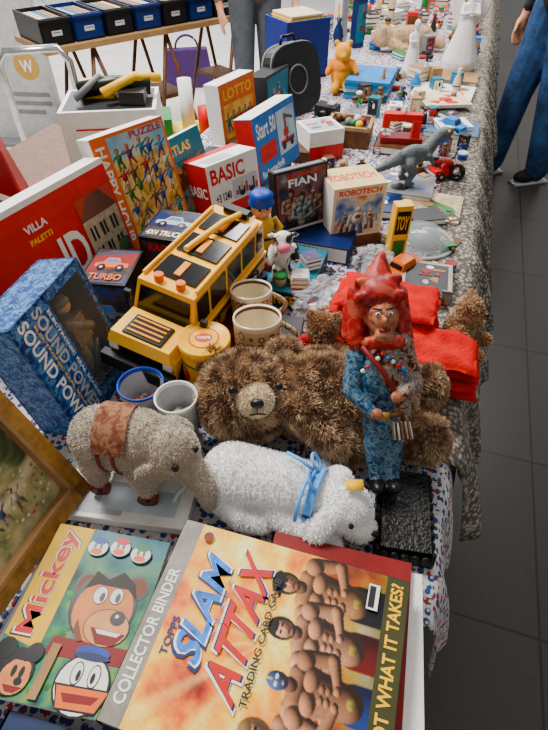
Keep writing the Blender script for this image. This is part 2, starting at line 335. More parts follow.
# ------------------------------------------------------------ stall table + cloths
b=B(); b.box((-.38,2.85,.725),(1.0,5.9,.04),BRN)
for a in(-.8,.05):
    for l in(.1,1.9,3.8,5.6): b.box((a,l,.3525),(.05,.05,.705),GREY)
b.obj('stall_table',TM)
b=B(); b.box((-1.22,1.1,.725),(.56,1.3,.04),BRN)
for a in(-1.45,-1.0):
    for l in(.5,1.7): b.box((a,l,.3525),(.04,.04,.705),GREY)
b.obj('side_table',TM)
def floral():
    m=bpy.data.materials.new('floral_cotton'); m.use_nodes=True; t=m.node_tree; bs=t.nodes['Principled BSDF']; bs.inputs['Roughness'].default_value=.9
    tc=N(t,'ShaderNodeTexCoord')
    def dots(sc,c,th,prev,off):
        mp=N(t,'ShaderNodeMapping'); mp.inputs['Location'].default_value=off; t.links.new(tc.outputs['Object'],mp.inputs['Vector'])
        v=N(t,'ShaderNodeTexVoronoi'); v.inputs['Scale'].default_value=sc; v.inputs['Randomness'].default_value=.7; t.links.new(mp.outputs['Vector'],v.inputs['Vector'])
        l=N(t,'ShaderNodeMath'); l.operation='LESS_THAN'; l.inputs[1].default_value=th; t.links.new(v.outputs['Distance'],l.inputs[0])
        mx=N(t,'ShaderNodeMix'); mx.data_type='RGBA'; t.links.new(l.outputs[0],mx.inputs[0]); mx.inputs[7].default_value=c+(1,)
        if prev: t.links.new(prev,mx.inputs[6])
        else: mx.inputs[6].default_value=(.5,.49,.48,1)
        return mx.outputs[2]
    p=dots(75,(.02,.05,.17),.42,None,(0,0,0)); p=dots(62,(.33,.02,.03),.32,p,(.3,.7,.1)); p=dots(120,(.6,.58,.54),.32,p,(.1,.2,.5))
    t.links.new(p,bs.inputs['Base Color']); return m
def crochet():
    m=bpy.data.materials.new('grey_crochet'); m.use_nodes=True; t=m.node_tree; bs=t.nodes['Principled BSDF']; bs.inputs['Roughness'].default_value=.95
    tc=N(t,'ShaderNodeTexCoord'); v=N(t,'ShaderNodeTexVoronoi'); v.inputs['Scale'].default_value=95; t.links.new(tc.outputs['Object'],v.inputs['Vector'])
    r=N(t,'ShaderNodeValToRGB'); r.color_ramp.elements[0].position=.15; r.color_ramp.elements[1].position=.6
    r.color_ramp.elements[0].color=(.42,.37,.31,1); r.color_ramp.elements[1].color=(.09,.075,.06,1); t.links.new(v.outputs['Distance'],r.inputs['Fac'])
    w=N(t,'ShaderNodeTexNoise'); w.inputs['Scale'].default_value=22; w.inputs['Detail'].default_value=5; t.links.new(tc.outputs['Object'],w.inputs['Vector'])
    mx=N(t,'ShaderNodeMix'); mx.data_type='RGBA'; mx.blend_type='OVERLAY'; mx.inputs[0].default_value=.9; t.links.new(r.outputs['Color'],mx.inputs[6]); t.links.new(w.outputs['Fac'],mx.inputs[7]); t.links.new(mx.outputs[2],bs.inputs['Base Color'])
    bp=N(t,'ShaderNodeBump'); bp.inputs['Distance'].default_value=.004; bp.invert=True; t.links.new(v.outputs['Distance'],bp.inputs['Height']); t.links.new(bp.outputs['Normal'],bs.inputs['Normal'])
    return m
def drape(name,a_in,a_edge,a_out,z0,z1,l0,l1,m,amp,fr,n=260,k=16,ph=0):
    b=B(); V=[];F=[]
    for i in range(n+1):
        l=l0+(l1-l0)*i/n
        for j in range(k+1):
            s=j/k
            if s<.3: a=a_in+(a_edge-a_in)*s/.3; z=z0
            else:
                q=(s-.3)/.7; f=(math.sin(l*fr+ph)+.5*math.sin(l*fr*2.3+1+ph))*amp*q**.7
                a=a_edge+(a_out-a_edge)*(q**.6)+f; z=z0-(z0-z1-.03*math.sin(l*5+ph))*max(0,q-.03)**1.1
            V.append((a,l+.01*math.sin(a*40),z))
    for i in range(n):
        for j in range(k): o=i*(k+1)+j; F.append((o,o+1,o+k+2,o+k+1))
    b.add(V,F,m,True); o=b.obj(name,TM); sd=o.modifiers.new('t','SOLIDIFY'); sd.thickness=.0025; return o
FLO=floral(); CRO=crochet()
b=B(); b.box((-.38,2.85,.7475),(1.0,5.9,.004),FLO)
b.obj('floral_tablecloth',TM)
drape('floral_table_runner',.08,.124,.19,.752,.46,.30,1.5,FLO,.012,38,120)
drape('crochet_throw',.03,.13,.235,.7555,.50,.58,5.7,CRO,.02,30,520,ph=1.3)
# ------------------------------------------------------------ FOREGROUND: binder, comics, frame
carton('game_box',frame((-.048,.02,.751),(.98,-.19,0)),(.20,.32,.036),CREAM,faces={'T':WHITE})
flatbook('paperback_book',.068,.215,.788,.2,.24,.010,-14,DRED,pages=DARK)
ltblue=mat('slam_blue',(.03,.22,.62),.45,var=.5,scale=60)
Lb,Wb=.318,.252
# cover photo: upright picture x runs along the cover's left edge, y towards that edge
P=Pic(Wb,Lb,200,252)
P.noise([(.35,.03,.01),(.7,.14,.01),(.95,.35,.01),(1,.6,.04),(1,.8,.25),(1,.92,.6)],14,2.3,5)
ang=np.arctan2(P.Y-.16,P.X-.13); ray=np.clip(np.sin(ang*17)*.5+.5,0,1)**3*np.exp(-((P.Y-.2)/.12)**2)
P.c=P.c*(1-.45*ray[...,None])+np.array((1,.85,.4))*.45*ray[...,None]
g=np.clip((.14-P.Y)/.12,0,1); P.c=P.c*(1-.7*g[...,None])
P.wrestler(.205,.138,.036,(.78,.42,.22),hair=(.04,.03,.02),cap_=(.02,.02,.025),trunk=(.03,.03,.04))
P.wrestler(.038,.128,.037,(.85,.50,.30),hair=(.5,.3,.12),trunk=(.05,.06,.15))
P.wrestler(.150,.130,.034,(.82,.47,.30),hair=(.06,.04,.03),trunk=(.25,.02,.02))
P.wrestler(.094,.122,.034,(.70,.38,.22),mask=(.15,.22,.45),trunk=(.05,.1,.3))
P.c*= (1+rng.normal(0,.06,P.X.shape))[...,None]
ds=[('r',.0,0,.085,1,mat('binder_spine_grey',(.28,.26,.23),.45,var=.3)),('r',.91,0,1,1,mat('olive',(.07,.07,.03),.4)),
 ('t','COLLECTOR BINDER',.02,.08,.068,.72,WHITE,90),('t','YOU GOT WHAT IT TAKES?',.928,.03,.978,.97,YEL,90),('t','TOPPS',.115,.32,.145,.50,NAVY,90),
 ('t','SLAM',.145,.28,.285,.80,NAVY,90,.12),('t','SLAM',.15,.30,.28,.805,WHITE,90,.12),('t','SLAM',.16,.31,.272,.80,ltblue,90,.12),
 ('t','ATTAX',.30,.18,.455,.86,WHITE,90,.12),('t','ATTAX',.308,.195,.45,.855,NAVY,90,.12),('t','ATTAX',.314,.20,.442,.85,RED,90,.12),
 ('t','* * * * *',.28,.45,.30,.75,BLUE,90),('t','TRADING CARD GAME',.462,.22,.490,.82,DARK,90),('r',.84,.80,.885,.93,WHITE),('r',.845,.81,.87,.92,DARK),('c',.13,.93,.022,.028,DRED)]
Mb=frame((-.197,.118,.799),(.959,-.284,0))
b=B()
b.box((Lb/2,Wb/2,.012),(Lb-.01,Wb-.01,.018),WHITE); b.box((Lb/2,Wb/2,.0015),(Lb,Wb,.003),DARK); b.box((Lb/2,Wb/2,.0245),(Lb,Wb,.007),DARK); b.box((.004,Wb/2,.014),(.008,Wb,.028),DARK)
b.pic((Lb-.001,.001,.028),(0,Wb-.002,0),(-Lb+.002,0,0),P,g=1.5)
b.deco((0.001,0.001,.028),(Lb-.002,0,0),(0,Wb-.002,0),ds)
b.obj('card_collector_binder',Mb)
CY=mat('comic_yellow',(.75,.5,.04),.55); LBR=mat('ink_brown',(.2,.08,.03),.5); MUZ=mat('muzzle_ink',(.72,.4,.2),.55); wsh=mat('printed_shadow_tone',(.22,.08,.04),.5)
C_=Pic(.172,.222,70,90)
C_.noise([(.02,.08,.07),(.04,.2,.16),(.08,.32,.2),(.3,.42,.12),(.08,.32,.4)],30,5.1,4)
C_.c=C_.c*(1-.7*np.clip((C_.Y-.15)/.05,0,1)[...,None])+np.array((.08,.32,.4))*.7*np.clip((C_.Y-.15)/.05,0,1)[...,None]
for k in range(14): C_.ell(.06+.11*random.random(),.005+.14*random.random(),.012,.005,(.1,.4,.12),random.uniform(-1,1),.5)
def duckling(u,v,c): return [('c',u,v,.09,.058,BLACK),('c',u,v,.083,.053,WHITE),('c',u,v-.028,.05,.02,ORG),('c',u,v+.045,.06,.025,c),('c',u-.025,v+.01,.012,.02,BLACK),('c',u+.025,v+.01,.012,.02,BLACK)]
cm=[('i',0,0,1,1,C_),('p',[(0,.3),(.3,.25),(.32,1),(0,1)],CY),
 ('t','Mickey',.035,.3,.265,.985,BLACK,90),('t','Mickey',.045,.31,.255,.975,WHITE,90),('t','Mickey',.06,.32,.245,.965,RED,90),
 ('c',.46,.64,.10,.09,BLACK),('c',.86,.68,.1,.08,BLACK),('c',.46,.64,.08,.07,LBR),('c',.86,.68,.08,.06,LBR),('p',[(.38,.34),(.98,.34),(1,.25),(.35,.24)],DRED),('c',.65,.54,.265,.205,BLACK),('c',.66,.52,.235,.185,peach),('p',[(.45,.62),(.5,.74),(.62,.70),(.72,.76),(.84,.7),(.9,.6),(.8,.66),(.66,.66),(.55,.66)],HAIRD),('c',.74,.43,.18,.105,BLACK),('c',.74,.43,.172,.1,MUZ),('c',.8,.49,.06,.042,BLACK),('c',.79,.5,.015,.01,WHITE),
 ('c',.6,.6,.06,.055,BLACK),('c',.73,.61,.055,.05,BLACK),('c',.6,.6,.054,.05,WHITE),('c',.73,.61,.049,.045,WHITE),('c',.62,.59,.02,.028,BLACK),('c',.745,.6,.02,.028,BLACK),('p',[(.62,.42),(.9,.41),(.83,.34),(.7,.34)],DRED),('p',[(.66,.415),(.87,.41),(.84,.39),(.69,.392)],WHITE),('p',[(.5,.45),(.56,.38),(.6,.34),(.56,.33),(.5,.38)],wsh),
 ('c',.72,.13,.205,.155,BLACK),('c',.72,.13,.19,.143,WHITE),('p',[(.53,.12),(.95,.13),(.88,.01),(.6,.0)],BLACK),('p',[(.55,.11),(.93,.12),(.88,.02),(.6,.01)],ORG),('p',[(.6,.08),(.88,.09),(.84,.05),(.64,.04)],DRED),('c',.66,.18,.045,.06,BLACK),('c',.79,.18,.045,.06,BLACK),('c',.66,.18,.038,.053,WHITE),('c',.79,.18,.038,.053,WHITE),('c',.675,.17,.016,.028,BLACK),('c',.785,.17,.016,.028,BLACK),('c',.72,.29,.13,.035,BLUE),('c',.72,.27,.14,.02,NAVY),
 ('c',.2,.13,.15,.12,BLACK),('c',.23,.10,.11,.085,peach),('c',.2,.135,.05,.05,peach),('c',.28,.135,.05,.05,peach),('c',.08,.23,.075,.058,BLACK),('c',.30,.235,.065,.052,BLACK),('c',.21,.13,.018,.03,BLACK),('c',.27,.13,.018,.03,BLACK),('c',.27,.085,.03,.02,BLACK),('p',[(.17,.06),(.32,.06),(.27,.03),(.21,.03)],DRED),
 ('p',[(.4,.3),(.47,.3),(.45,.02),(.38,.02)],TAN),('r',.0,.0,.12,.04,RED)]
cm+=duckling(.42,.88,BLUE)+duckling(.61,.9,RED)+duckling(.8,.88,GRN)
Mc=frame((-.352,.158,.775),(.15,-.027,0))
b=B(); b.box((.078,.105,.007),(.172,.222,.014),WHITE); b.deco((-.008,-.006,.014),(.172,0,0),(0,.222,0),cm)
b.obj('comic_book',Mc)
carton('flat_game_box',frame((-.372,.165,.751),(.15,-.027,0)),(.165,.20,.024),GREY)
flatbook('magazine',-.19,.045,.751,.3,.12,.02,-14,mat('navy_cover',(.03,.05,.12),.35),top=art(5,.05,.05,.95,.95,10,[WHITE,SKY,RED,GREY]))
gold=mat('gilded_wood',(.42,.25,.09),.4,metal=.2,var=.3,scale=60)
Mf=frame((-.405,.15,.775),(.104,.297,0),(-.08,.04,.2)); L=.315;H=.33
b=B()
for (cx,cz,w,h) in ((L/2,.012,L,.024),(L/2,H-.012,L,.024),(.012,H/2,.024,H),(L-.012,H/2,.024,H)): b.box((cx,.008,cz),(w,.022,h),gold)
for (cx,cz,w,h) in ((L/2,.028,L-.05,.006),(L/2,H-.028,L-.05,.006),(.028,H/2,.006,H-.05),(L-.028,H/2,.006,H-.05)): b.box((cx,.004,cz),(w,.02,h),TAN)
b.box((L/2,.016,H/2),(L-.04,.006,H-.04),BRN)
Q=Pic(.255,.27,120,126,(.72,.6,.4))
Q.noise([(.62,.52,.3),(.76,.65,.44),(.85,.76,.55)],12,1,3)
Q.noise([(.14,.15,.06),(.3,.29,.13),(.48,.42,.2),(.6,.5,.28)],45,3,4,mask=np.clip((.17+.02*np.sin(Q.X*40)-Q.Y)/.01,0,1))
Q.rect(.10,.10,.215,.175,(.75,.62,.42),.3); Q.rect(.05,.10,.10,.15,(.68,.57,.37),.2)
for k in range(10): Q.rect(.09+.002*k,.175+.004*k,.225-.004*k,.180+.004*k,(.55,.25,.14),.3)
for k in range(6): Q.rect(.045+.002*k,.15+.004*k,.108-.002*k,.155+.004*k,(.5,.25,.14),.3)
for x in(.115,.14,.165,.19):
    for y in(.112,.145): Q.rect(x,y,x+.010,y+.018,(.15,.1,.07))
Q.noise([(.65,.52,.3),(.78,.65,.42),(.5,.4,.2)],50,7,4,mask=np.clip(1-np.abs(Q.Y-.075-.015*np.sin(Q.X*25))/.014,0,1))
for k in range(9): Q.ell(.235+.012*random.uniform(-1,1),.10+.02*k*.6,.022,.02,(.2,.23,.09),0,.4,.5)
for k in range(90): Q.ell(random.uniform(.01,.25),random.uniform(.01,.085),.0028,.0024,random.choice([(.5,.1,.07),(.85,.75,.55),(.7,.55,.15),(.2,.25,.1),(.75,.35,.25)]),0,.7)
for x,c1,c2 in((.15,(.5,.08,.06),(.1,.08,.12)),(.17,(.1,.14,.3),(.35,.3,.25)),(.2,(.7,.65,.5),(.25,.14,.09))): Q.hero(x,.065,.017,c1,c2)
b.pic((.03,.0135,.03),(L-.06,0,0),(0,0,H-.06),Q,.001,'painted_canvas',.6,1.1)
b.obj('framed_painting',Mf)
carton('white_card_box',yawM(-.345,.4,.751,-8),(.21,.085,.02),WHITE,top=[('r',.05,.1,.5,.8,LGREY),('r',.3,.2,.9,.7,mat('pale_print',(.6,.66,.7),.4))])
# ------------------------------------------------------------ pull-along elephant
eg=mat('elephant_plush',(.42,.36,.30),.95,var=.25,bump=.4); felt=prnt('saddle_felt',[(.1,.035,.02),(.2,.08,.05),(.3,.17,.11)],70,.9)
EL=[cap((-.265,.475,.872),(-.205,.462,.875),.048,.05,'g'),el((-.155,.446,.872),(.044,.04,.044),'g'),cap((-.13,.43,.86),(-.105,.41,.83),.024,.017,'g'),cap((-.105,.41,.83),(-.10,.40,.80),.016,.012,'g'),
 el((-.185,.412,.858),(.026,.010,.032),'g',(0.2,.1,.3)),cap((-.16,.49,.875),(-.15,.5,.85),.018,.02,'g')]
wf=[(-.278,.445),(-.268,.50),(-.198,.425),(-.188,.485)]
for (x,y) in wf: EL.append(cap((x*.97-.006,y,.85),(x,y,.806),.024,.017,'g'))
ex=B(); wood=mat('turned_wood',(.2,.06,.03),.4,var=.3)
for (x,y) in wf:
    ex.cyl((x,y-.014,.787),(x,y-.004,.787),.0165,wood,n=18); ex.cyl((x,y-.016,.787),(x,y+.002,.787),.004,BLACK)
ex.cyl((-.278,.43,.787),(-.268,.515,.787),.003,GREY); ex.cyl((-.198,.41,.787),(-.188,.50,.787),.003,GREY)
ex.ell((-.140,.405,.888),.0055,BLACK); ex.ell((-.115,.437,.888),.005,BLACK)
dv=Vector((.06,-.013,.003)).normalized()
for off in(-.01,.014): ex.torus(Vector((-.235,.469,.873))+dv*off,.0515,.0028,wood,axis=dv,n=28)
vs=[];fs=[]
for i in range(9):
    for j in range(9):
        p=Vector((-.252,.472,.873))+dv*(i*.0065-.008); a=math.radians(-65+j*130/8); n_=Vector((-.063*math.sin(a),math.sin(a)*-.97,math.cos(a)))
        vs.append(p+n_.normalized()*(.0545))
for i in range(8):
    for j in range(8): fs.append((i*9+j,i*9+j+1,(i+1)*9+j+1,(i+1)*9+j))
ex.add(vs,fs,felt,True)
ex.tube([(-.31,.48,.87),(-.325,.478,.85),(-.325,.475,.83)],.003,wood)
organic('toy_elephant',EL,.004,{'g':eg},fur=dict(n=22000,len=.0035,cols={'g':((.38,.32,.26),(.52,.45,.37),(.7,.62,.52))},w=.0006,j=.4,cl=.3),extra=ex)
# ------------------------------------------------------------ white plush dog
WP=[cap((-.065,.452,.80),(.02,.43,.802),.05,.046,'w'),cap((.02,.43,.802),(.07,.41,.80),.044,.036,'w'),el((.105,.392,.803),(.043,.038,.04),'w'),el((.128,.368,.785),(.026,.022,.02),'w'),
 cap((.005,.40,.785),(.055,.352,.772),.026,.02,'w'),cap((.055,.352,.772),(.085,.345,.77),.02,.018,'w'),cap((.03,.46,.785),(.08,.478,.772),.022,.018,'w'),
 cap((-.085,.43,.785),(-.05,.395,.772),.03,.022,'w'),cap((-.05,.395,.772),(-.02,.385,.772),.021,.019,'w'),cap((-.08,.48,.785),(-.05,.50,.772),.026,.02,'w'),
 cap((.082,.365,.825),(.06,.352,.80),.014,.018,'w'),cap((.105,.425,.83),(.1,.443,.805),.014,.017,'w')]
ex=B(); rib=mat('satin_ribbon',(.2,.45,.85),.3)
ax=Vector((.05,-.02,0)).normalized()
for q in(-.003,0,.003,.006): ex.torus(Vector((.062,.413,.80))+ax*q,.0455,.003,rib,axis=ax,n=28)
for sgn in(-1,1): ex.torus((.06+.004*sgn,.425+.016*sgn,.851),.013,.0028,rib,axis=(1,0,.6),n=16)
ex.tube([(.06,.42,.851),(.045,.40,.856),(.035,.375,.845),(.03,.36,.82)],.003,rib); ex.tube([(.06,.425,.851),(.04,.44,.858),(.02,.455,.855)],.003,rib)
ex.tube([(-.11,.455,.79),(-.135,.45,.785),(-.155,.43,.775),(-.165,.41,.765)],.005,mat('white_cord',(.8,.8,.78),.8),r1=.003)
ex.ell((.150,.354,.792),(.006,.005,.005),BLACK); ex.ell((.139,.383,.818),.004,BLACK); ex.ell((.112,.354,.815),.004,BLACK)
ex.box((.118,.40,.852),(.026,.018,.001),YEL)
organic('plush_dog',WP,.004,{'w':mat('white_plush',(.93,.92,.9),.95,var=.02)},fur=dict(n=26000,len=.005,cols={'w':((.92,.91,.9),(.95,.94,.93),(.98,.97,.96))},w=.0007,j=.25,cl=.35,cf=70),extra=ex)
# ------------------------------------------------------------ big teddy bear
TB=[el((-.05,.59,.832),(.082,.078,.078),'b'),el((-.03,.538,.882),(.03,.028,.026),'m'),
 el((-.105,.64,.868),(.03,.02,.028),'b'),el((-.105,.628,.872),(.019,.012,.019),'m'),el((.018,.655,.875),(.03,.02,.028),'b'),el((.018,.643,.879),(.019,.012,.019),'m'),
 cap((.05,.60,.825),(.17,.588,.822),.070,.074,'b'),
 cap((.045,.555,.85),(.10,.515,.815),.034,.030,'b'),cap((.10,.515,.815),(.125,.51,.79),.030,.028,'b'),
 cap((.06,.66,.83),(.13,.695,.81),.034,.03,'b'),
 cap((.20,.62,.82),(.265,.635,.80),.043,.040,'b'),el((.285,.635,.805),(.028,.036,.046),'b'),el((.304,.628,.807),(.014,.026,.036),'p'),
 cap((.19,.55,.81),(.245,.53,.795),.042,.038,'b'),el((.265,.52,.80),(.028,.034,.042),'b'),el((.283,.512,.802),(.014,.025,.032),'p')]
ex=B(); ex.ell((-.026,.513,.902),(.011,.008,.008),BLACK); ex.ell((-.066,.538,.905),.0065,BLACK); ex.ell((.008,.545,.907),.0065,BLACK)
ex.tube([(-.026,.510,.896),(-.026,.506,.886),(-.038,.508,.88)],.0014,BLACK); ex.tube([(-.026,.506,.886),(-.013,.509,.881)],.0014,BLACK)
db=(.13,.06,.027)
organic('teddy_bear',TB,.0055,{'b':mat('brown_plush',(.22,.11,.05),.95),'m':mat('cream_plush',(.72,.6,.43),.95),'p':mat('paw_pad',(.42,.27,.16),.9)},
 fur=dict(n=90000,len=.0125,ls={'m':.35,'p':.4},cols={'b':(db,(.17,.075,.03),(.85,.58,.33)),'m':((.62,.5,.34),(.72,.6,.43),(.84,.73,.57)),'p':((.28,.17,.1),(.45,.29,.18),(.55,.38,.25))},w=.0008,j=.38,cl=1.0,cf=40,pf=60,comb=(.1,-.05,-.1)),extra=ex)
def small_bear(name,x,y,z,s,yaw,ca,cb,sweater=None):
    M=yawM(x,y,z,yaw)@Matrix.Scale(s,4); q='s' if sweater else 'b'
    e=[el((0,0,.07),(.05,.045,.06),q),el((0,-.01,.15),(.042,.038,.038),'b'),el((0,-.045,.142),(.018,.016,.014),'b'),el((-.034,0,.182),(.014,.008,.014),'b'),el((.034,0,.182),(.014,.008,.014),'b'),
     cap((-.045,-.01,.1),(-.07,-.045,.06),.018,.016,q),cap((.045,-.01,.1),(.07,-.045,.06),.018,.016,q),cap((-.03,-.02,.03),(-.045,-.08,.022),.024,.022,'b'),cap((.03,-.02,.03),(.045,-.08,.022),.024,.022,'b')]
    x_=B(); x_.ell((0,-.064,.147),.006,BLACK); x_.ell((-.015,-.047,.163),.004,BLACK); x_.ell((.015,-.047,.163),.004,BLACK)
    ms={'b':mat(name+'_plush',ca,.95)}
    if sweater: ms['s']=sweater
    return organic(name,e,.006,ms,M,fur=dict(n=9000,len=.009,cols={'b':(ca,ca,cb)},w=.001,j=.4),extra=x_)
small_bear('small_teddy_bear',.095,.75,.752,.72,-10,(.25,.12,.05),(.55,.34,.18),mat('knit_red',(.4,.03,.03),.9,bump=.5))
small_bear('small_teddy_bear',.39,.81,.752,.68,60,(.38,.25,.12),(.65,.46,.28))
# ------------------------------------------------------------ carved figurine
base=mat('ebony_carving',(.012,.011,.010),.4,bump=.6)
b=B(); b.box((0,0,.009),(.088,.15,.018),base); b.box((0,0,.026),(.074,.136,.016),base)
for i in range(9): b.ell((-.04,-.066+i*.0165,.018),(.006,.009,.012),base); b.ell((.04,-.066+i*.0165,.018),(.006,.009,.012),base)
for i in range(5): b.ell((-.03+i*.015,-.074,.018),(.008,.005,.012),base)
b.obj('carved_plinth',yawM(.205,.40,.751,-10))
jean=prnt('painted_denim',[(.008,.015,.03),(.02,.06,.11),(.04,.13,.22),(.2,.28,.32),(.02,.05,.11)],85,.45); rs=prnt('red_lacquer',[(.08,.005,.005),(.28,.012,.012),(.42,.02,.02),(.46,.12,.08)],40,.45); fc=prnt('painted_face',[(.14,.05,.03),(.4,.16,.1),(.5,.26,.17)],60,.45)
vest=prnt('painted_vest',[(.04,.02,.01),(.22,.05,.03),(.4,.32,.23),(.05,.1,.2),(.5,.44,.34)],75,.5,interp='CONSTANT')
FG=[cap((-.010,0,.02),(-.012,0,.08),.013,.019,'j'),cap((.012,0,.02),(.014,0,.08),.013,.019,'j'),el((-.012,-.012,.012),(.013,.024,.012),'k'),el((.014,-.012,.012),(.013,.024,.012),'k'),
 el((0,0,.115),(.032,.026,.04),'j'),el((0,0,.18),(.036,.03,.055),'j'),el((.012,-.006,.2),(.030,.028,.05),'v'),el((.028,0,.14),(.018,.022,.07),'v'),el((.03,.004,.235),(.024,.026,.03),'v'),
 cap((-.036,0,.22),(-.048,-.018,.17),.017,.014,'j'),cap((-.048,-.018,.17),(-.02,-.035,.14),.013,.010,'j'),el((-.012,-.04,.137),(.010,.009,.009),'f'),
 cap((.038,0,.22),(.05,-.012,.175),.017,.014,'v'),cap((.05,-.012,.175),(.025,-.04,.165),.013,.010,'v'),el((.018,-.044,.163),(.010,.009,.009),'f'),
 cap((0,0,.22),(0,0,.26),.018,.016,'f'),el((.003,-.016,.280),(.023,.028,.030),'f'),el((.003,-.047,.276),(.005,.010,.008),'f'),el((.003,-.036,.256),(.014,.010,.010),'f'),
 el((0,.002,.312),(.037,.039,.034),'r'),cap((.0,.008,.33),(.008,.012,.372),.030,.008,'r'),el((0,.024,.285),(.038,.025,.055),'r'),cap((.032,.004,.315),(.036,.0,.245),.013,.016,'r'),cap((-.033,.0,.318),(-.036,-.004,.245),.014,.015,'r'),cap((-.044,.004,.30),(-.052,-.002,.255),.010,.007,'r'),
 cap((-.030,-.022,.312),(.032,-.024,.312),.009,.009,'r'),cap((-.028,-.012,.334),(.028,-.010,.336),.008,.008,'r'),cap((-.02,-.028,.244),(.024,-.028,.244),.010,.011,'r')]
ex=B()
for s_ in(-1,1): ex.ell((.003+.009*s_,-.041,.287),(.004,.003,.0028),WHITE); ex.ell((.003+.009*s_,-.0432,.287),(.0018,.0015,.002),BLACK); ex.tube([(.003+.003*s_,-.044,.293),(.003+.015*s_,-.038,.295)],.0014,HAIRD)
ex.tube([(-.005,-.0435,.264),(.003,-.0455,.262),(.011,-.0435,.264)],.002,DRED)
ex.torus((0,0,.132),.035,.004,BRN,n=20); ex.box((0,-.036,.132),(.014,.005,.012),gold)
ex.tube([(-.03,-.035,.24),(0,-.038,.2),(.02,-.038,.16)],.004,DRED)
for i in range(9): ex.ell((-.03+.0075*i,-.034-.002*(i%2),.227-.006*abs(4-i)),.0035,[WHITE,RED,SKY][i%3])
for i in range(14): ex.tube([(.012+.002*i,-.03+.002*(i%4),.12),(.014+.0022*i,-.028+.002*(i%4),.092)],.0016,[TAN,WHITE,BRN][i%3],n=5)
Mg=frame((.175,.43,.79),(1,-.03,0.10),(-.062,.20,.27))@Matrix.Scale(.98,4)
organic('folk_figurine',FG,.0026,{'j':jean,'k':BLACK,'v':vest,'f':fc,'r':rs},Mg,it=2,extra=ex)
# ------------------------------------------------------------ red folded cloth
rc=mat('red_cotton',(.52,.012,.022),.9,var=.2,bump=.25,spec=.15)
def folded(name,M,w,l,h,layers,m):
    b=B()
    for k in range(layers):
        z0=h*k/layers; t=h/layers*.95; n=26; V=[];F=[]; sx=.012*mnoise.noise(Vector((k*3.1,1,0))); sy=.012*mnoise.noise(Vector((k*2.3,5,0)))
        for side in(0,1):
            for i in range(n+1):
                for j in range(n+1):
                    x=(i/n-.5)*w*(1-.04*k)+sx; y=(j/n-.5)*l*(1-.03*k)+sy; e=min(i,n-i,j,n-j)
                    zz=z0+(t if side else 0); r_=(t*.48 if e==0 else t*.22 if e==1 else t*.06 if e==2 else 0)
                    wr=mnoise.noise(Vector((x*16+y*30,y*12,k*3)))*.009+mnoise.noise(Vector((x*50,y*50,k*7)))*.003
                    zz+= (-r_ if side else r_)+ (wr if side and k==layers-1 else (wr*.15 if side else 0))
                    V.append((x+.010*mnoise.noise(Vector((y*22,k,0))),y+.010*mnoise.noise(Vector((x*22,k,5))),zz))
        q=(n+1)**2
        for i in range(n):
            for j in range(n):
                o=i*(n+1)+j; F.append((o,o+1,o+n+2,o+n+1)); F.append((q+o,q+o+n+1,q+o+n+2,q+o+1))
        for i in range(n):
            for (o1,o2) in ((i*(n+1),(i+1)*(n+1)),((i+1)*(n+1)+n,i*(n+1)+n),(i+1,i),(n*(n+1)+i,n*(n+1)+i+1)): F.append((o1,o2,o2+q,o1+q))
        b.add(V,F,m,True)
    return b.obj(name,M)
folded('red_blanket',yawM(.325,.715,.752,-15),.16,.12,.085,4,rc)
folded('red_blanket',yawM(.235,.85,.76,-20),.24,.14,.10,5,rc)
# ------------------------------------------------------------ mugs, cups, tin
def mug_mat():
    m=bpy.data.materials.new('mug_glaze'); m.use_nodes=True; t=m.node_tree; bs=t.nodes['Principled BSDF']; bs.inputs['Roughness'].default_value=.2
    tc=N(t,'ShaderNodeTexCoord'); v=N(t,'ShaderNodeTexVoronoi'); v.inputs['Scale'].default_value=55; v.inputs['Randomness'].default_value=.3; t.links.new(tc.outputs['Object'],v.inputs['Vector'])
    r=N(t,'ShaderNodeValToRGB'); r.color_ramp.interpolation='CONSTANT'; r.color_ramp.elements[0].color=(.62,.45,.24,1); r.color_ramp.elements[1].position=.38; r.color_ramp.elements[1].color=(.2,.08,.03,1); e=r.color_ramp.elements.new(.5); e.color=(.62,.45,.24,1)
    t.links.new(v.outputs['Distance'],r.inputs['Fac']); t.links.new(r.outputs['Color'],bs.inputs['Base Color']); return m
MG=mug_mat(); CER=mat('cream_ceramic',(.78,.7,.55),.2,var=.06,spec=.5)
def mug(x,y,z,r,h,yaw,tilt=0):
    b=B(); b.lathe((0,0,0),[(r*.8,0),(r*.86,.004),(r*.9,h*.12)],CER,28,closed=(1,0)); b.lathe((0,0,0),[(r*.9,h*.12),(r*.97,h*.5),(r*.985,h*.88)],MG,28,closed=(0,0))
    b.lathe((0,0,0),[(r*.985,h*.88),(r,h-.004),(r*.98,h),(r*.92,h-.003)],CER,28,closed=(0,0)); b.lathe((0,0,0),[(r*.92,h-.003),(r*.912,h*.9)],BRN,28,closed=(0,0)); b.lathe((0,0,0),[(r*.912,h*.9),(r*.86,h*.5),(r*.75,.012),(.001,.01)],CER,28,closed=(0,0))
    pts=[(r*.93+.03*math.sin(math.pi*k/10),0,h*.82-h*.6*k/10) for k in range(11)]; b.tube(pts,.0055,MG); return b.obj('patterned_mug',yawM(x,y,z,yaw)@Matrix.Rotation(math.radians(tilt),4,'X'))
mug(-.044,.815,.795,.043,.095,10,-9); mug(-.030,.715,.80,.046,.10,5,-9)
carton('shallow_box',yawM(-.1,.665,.751,-10),(.13,.22,.038),DARK)
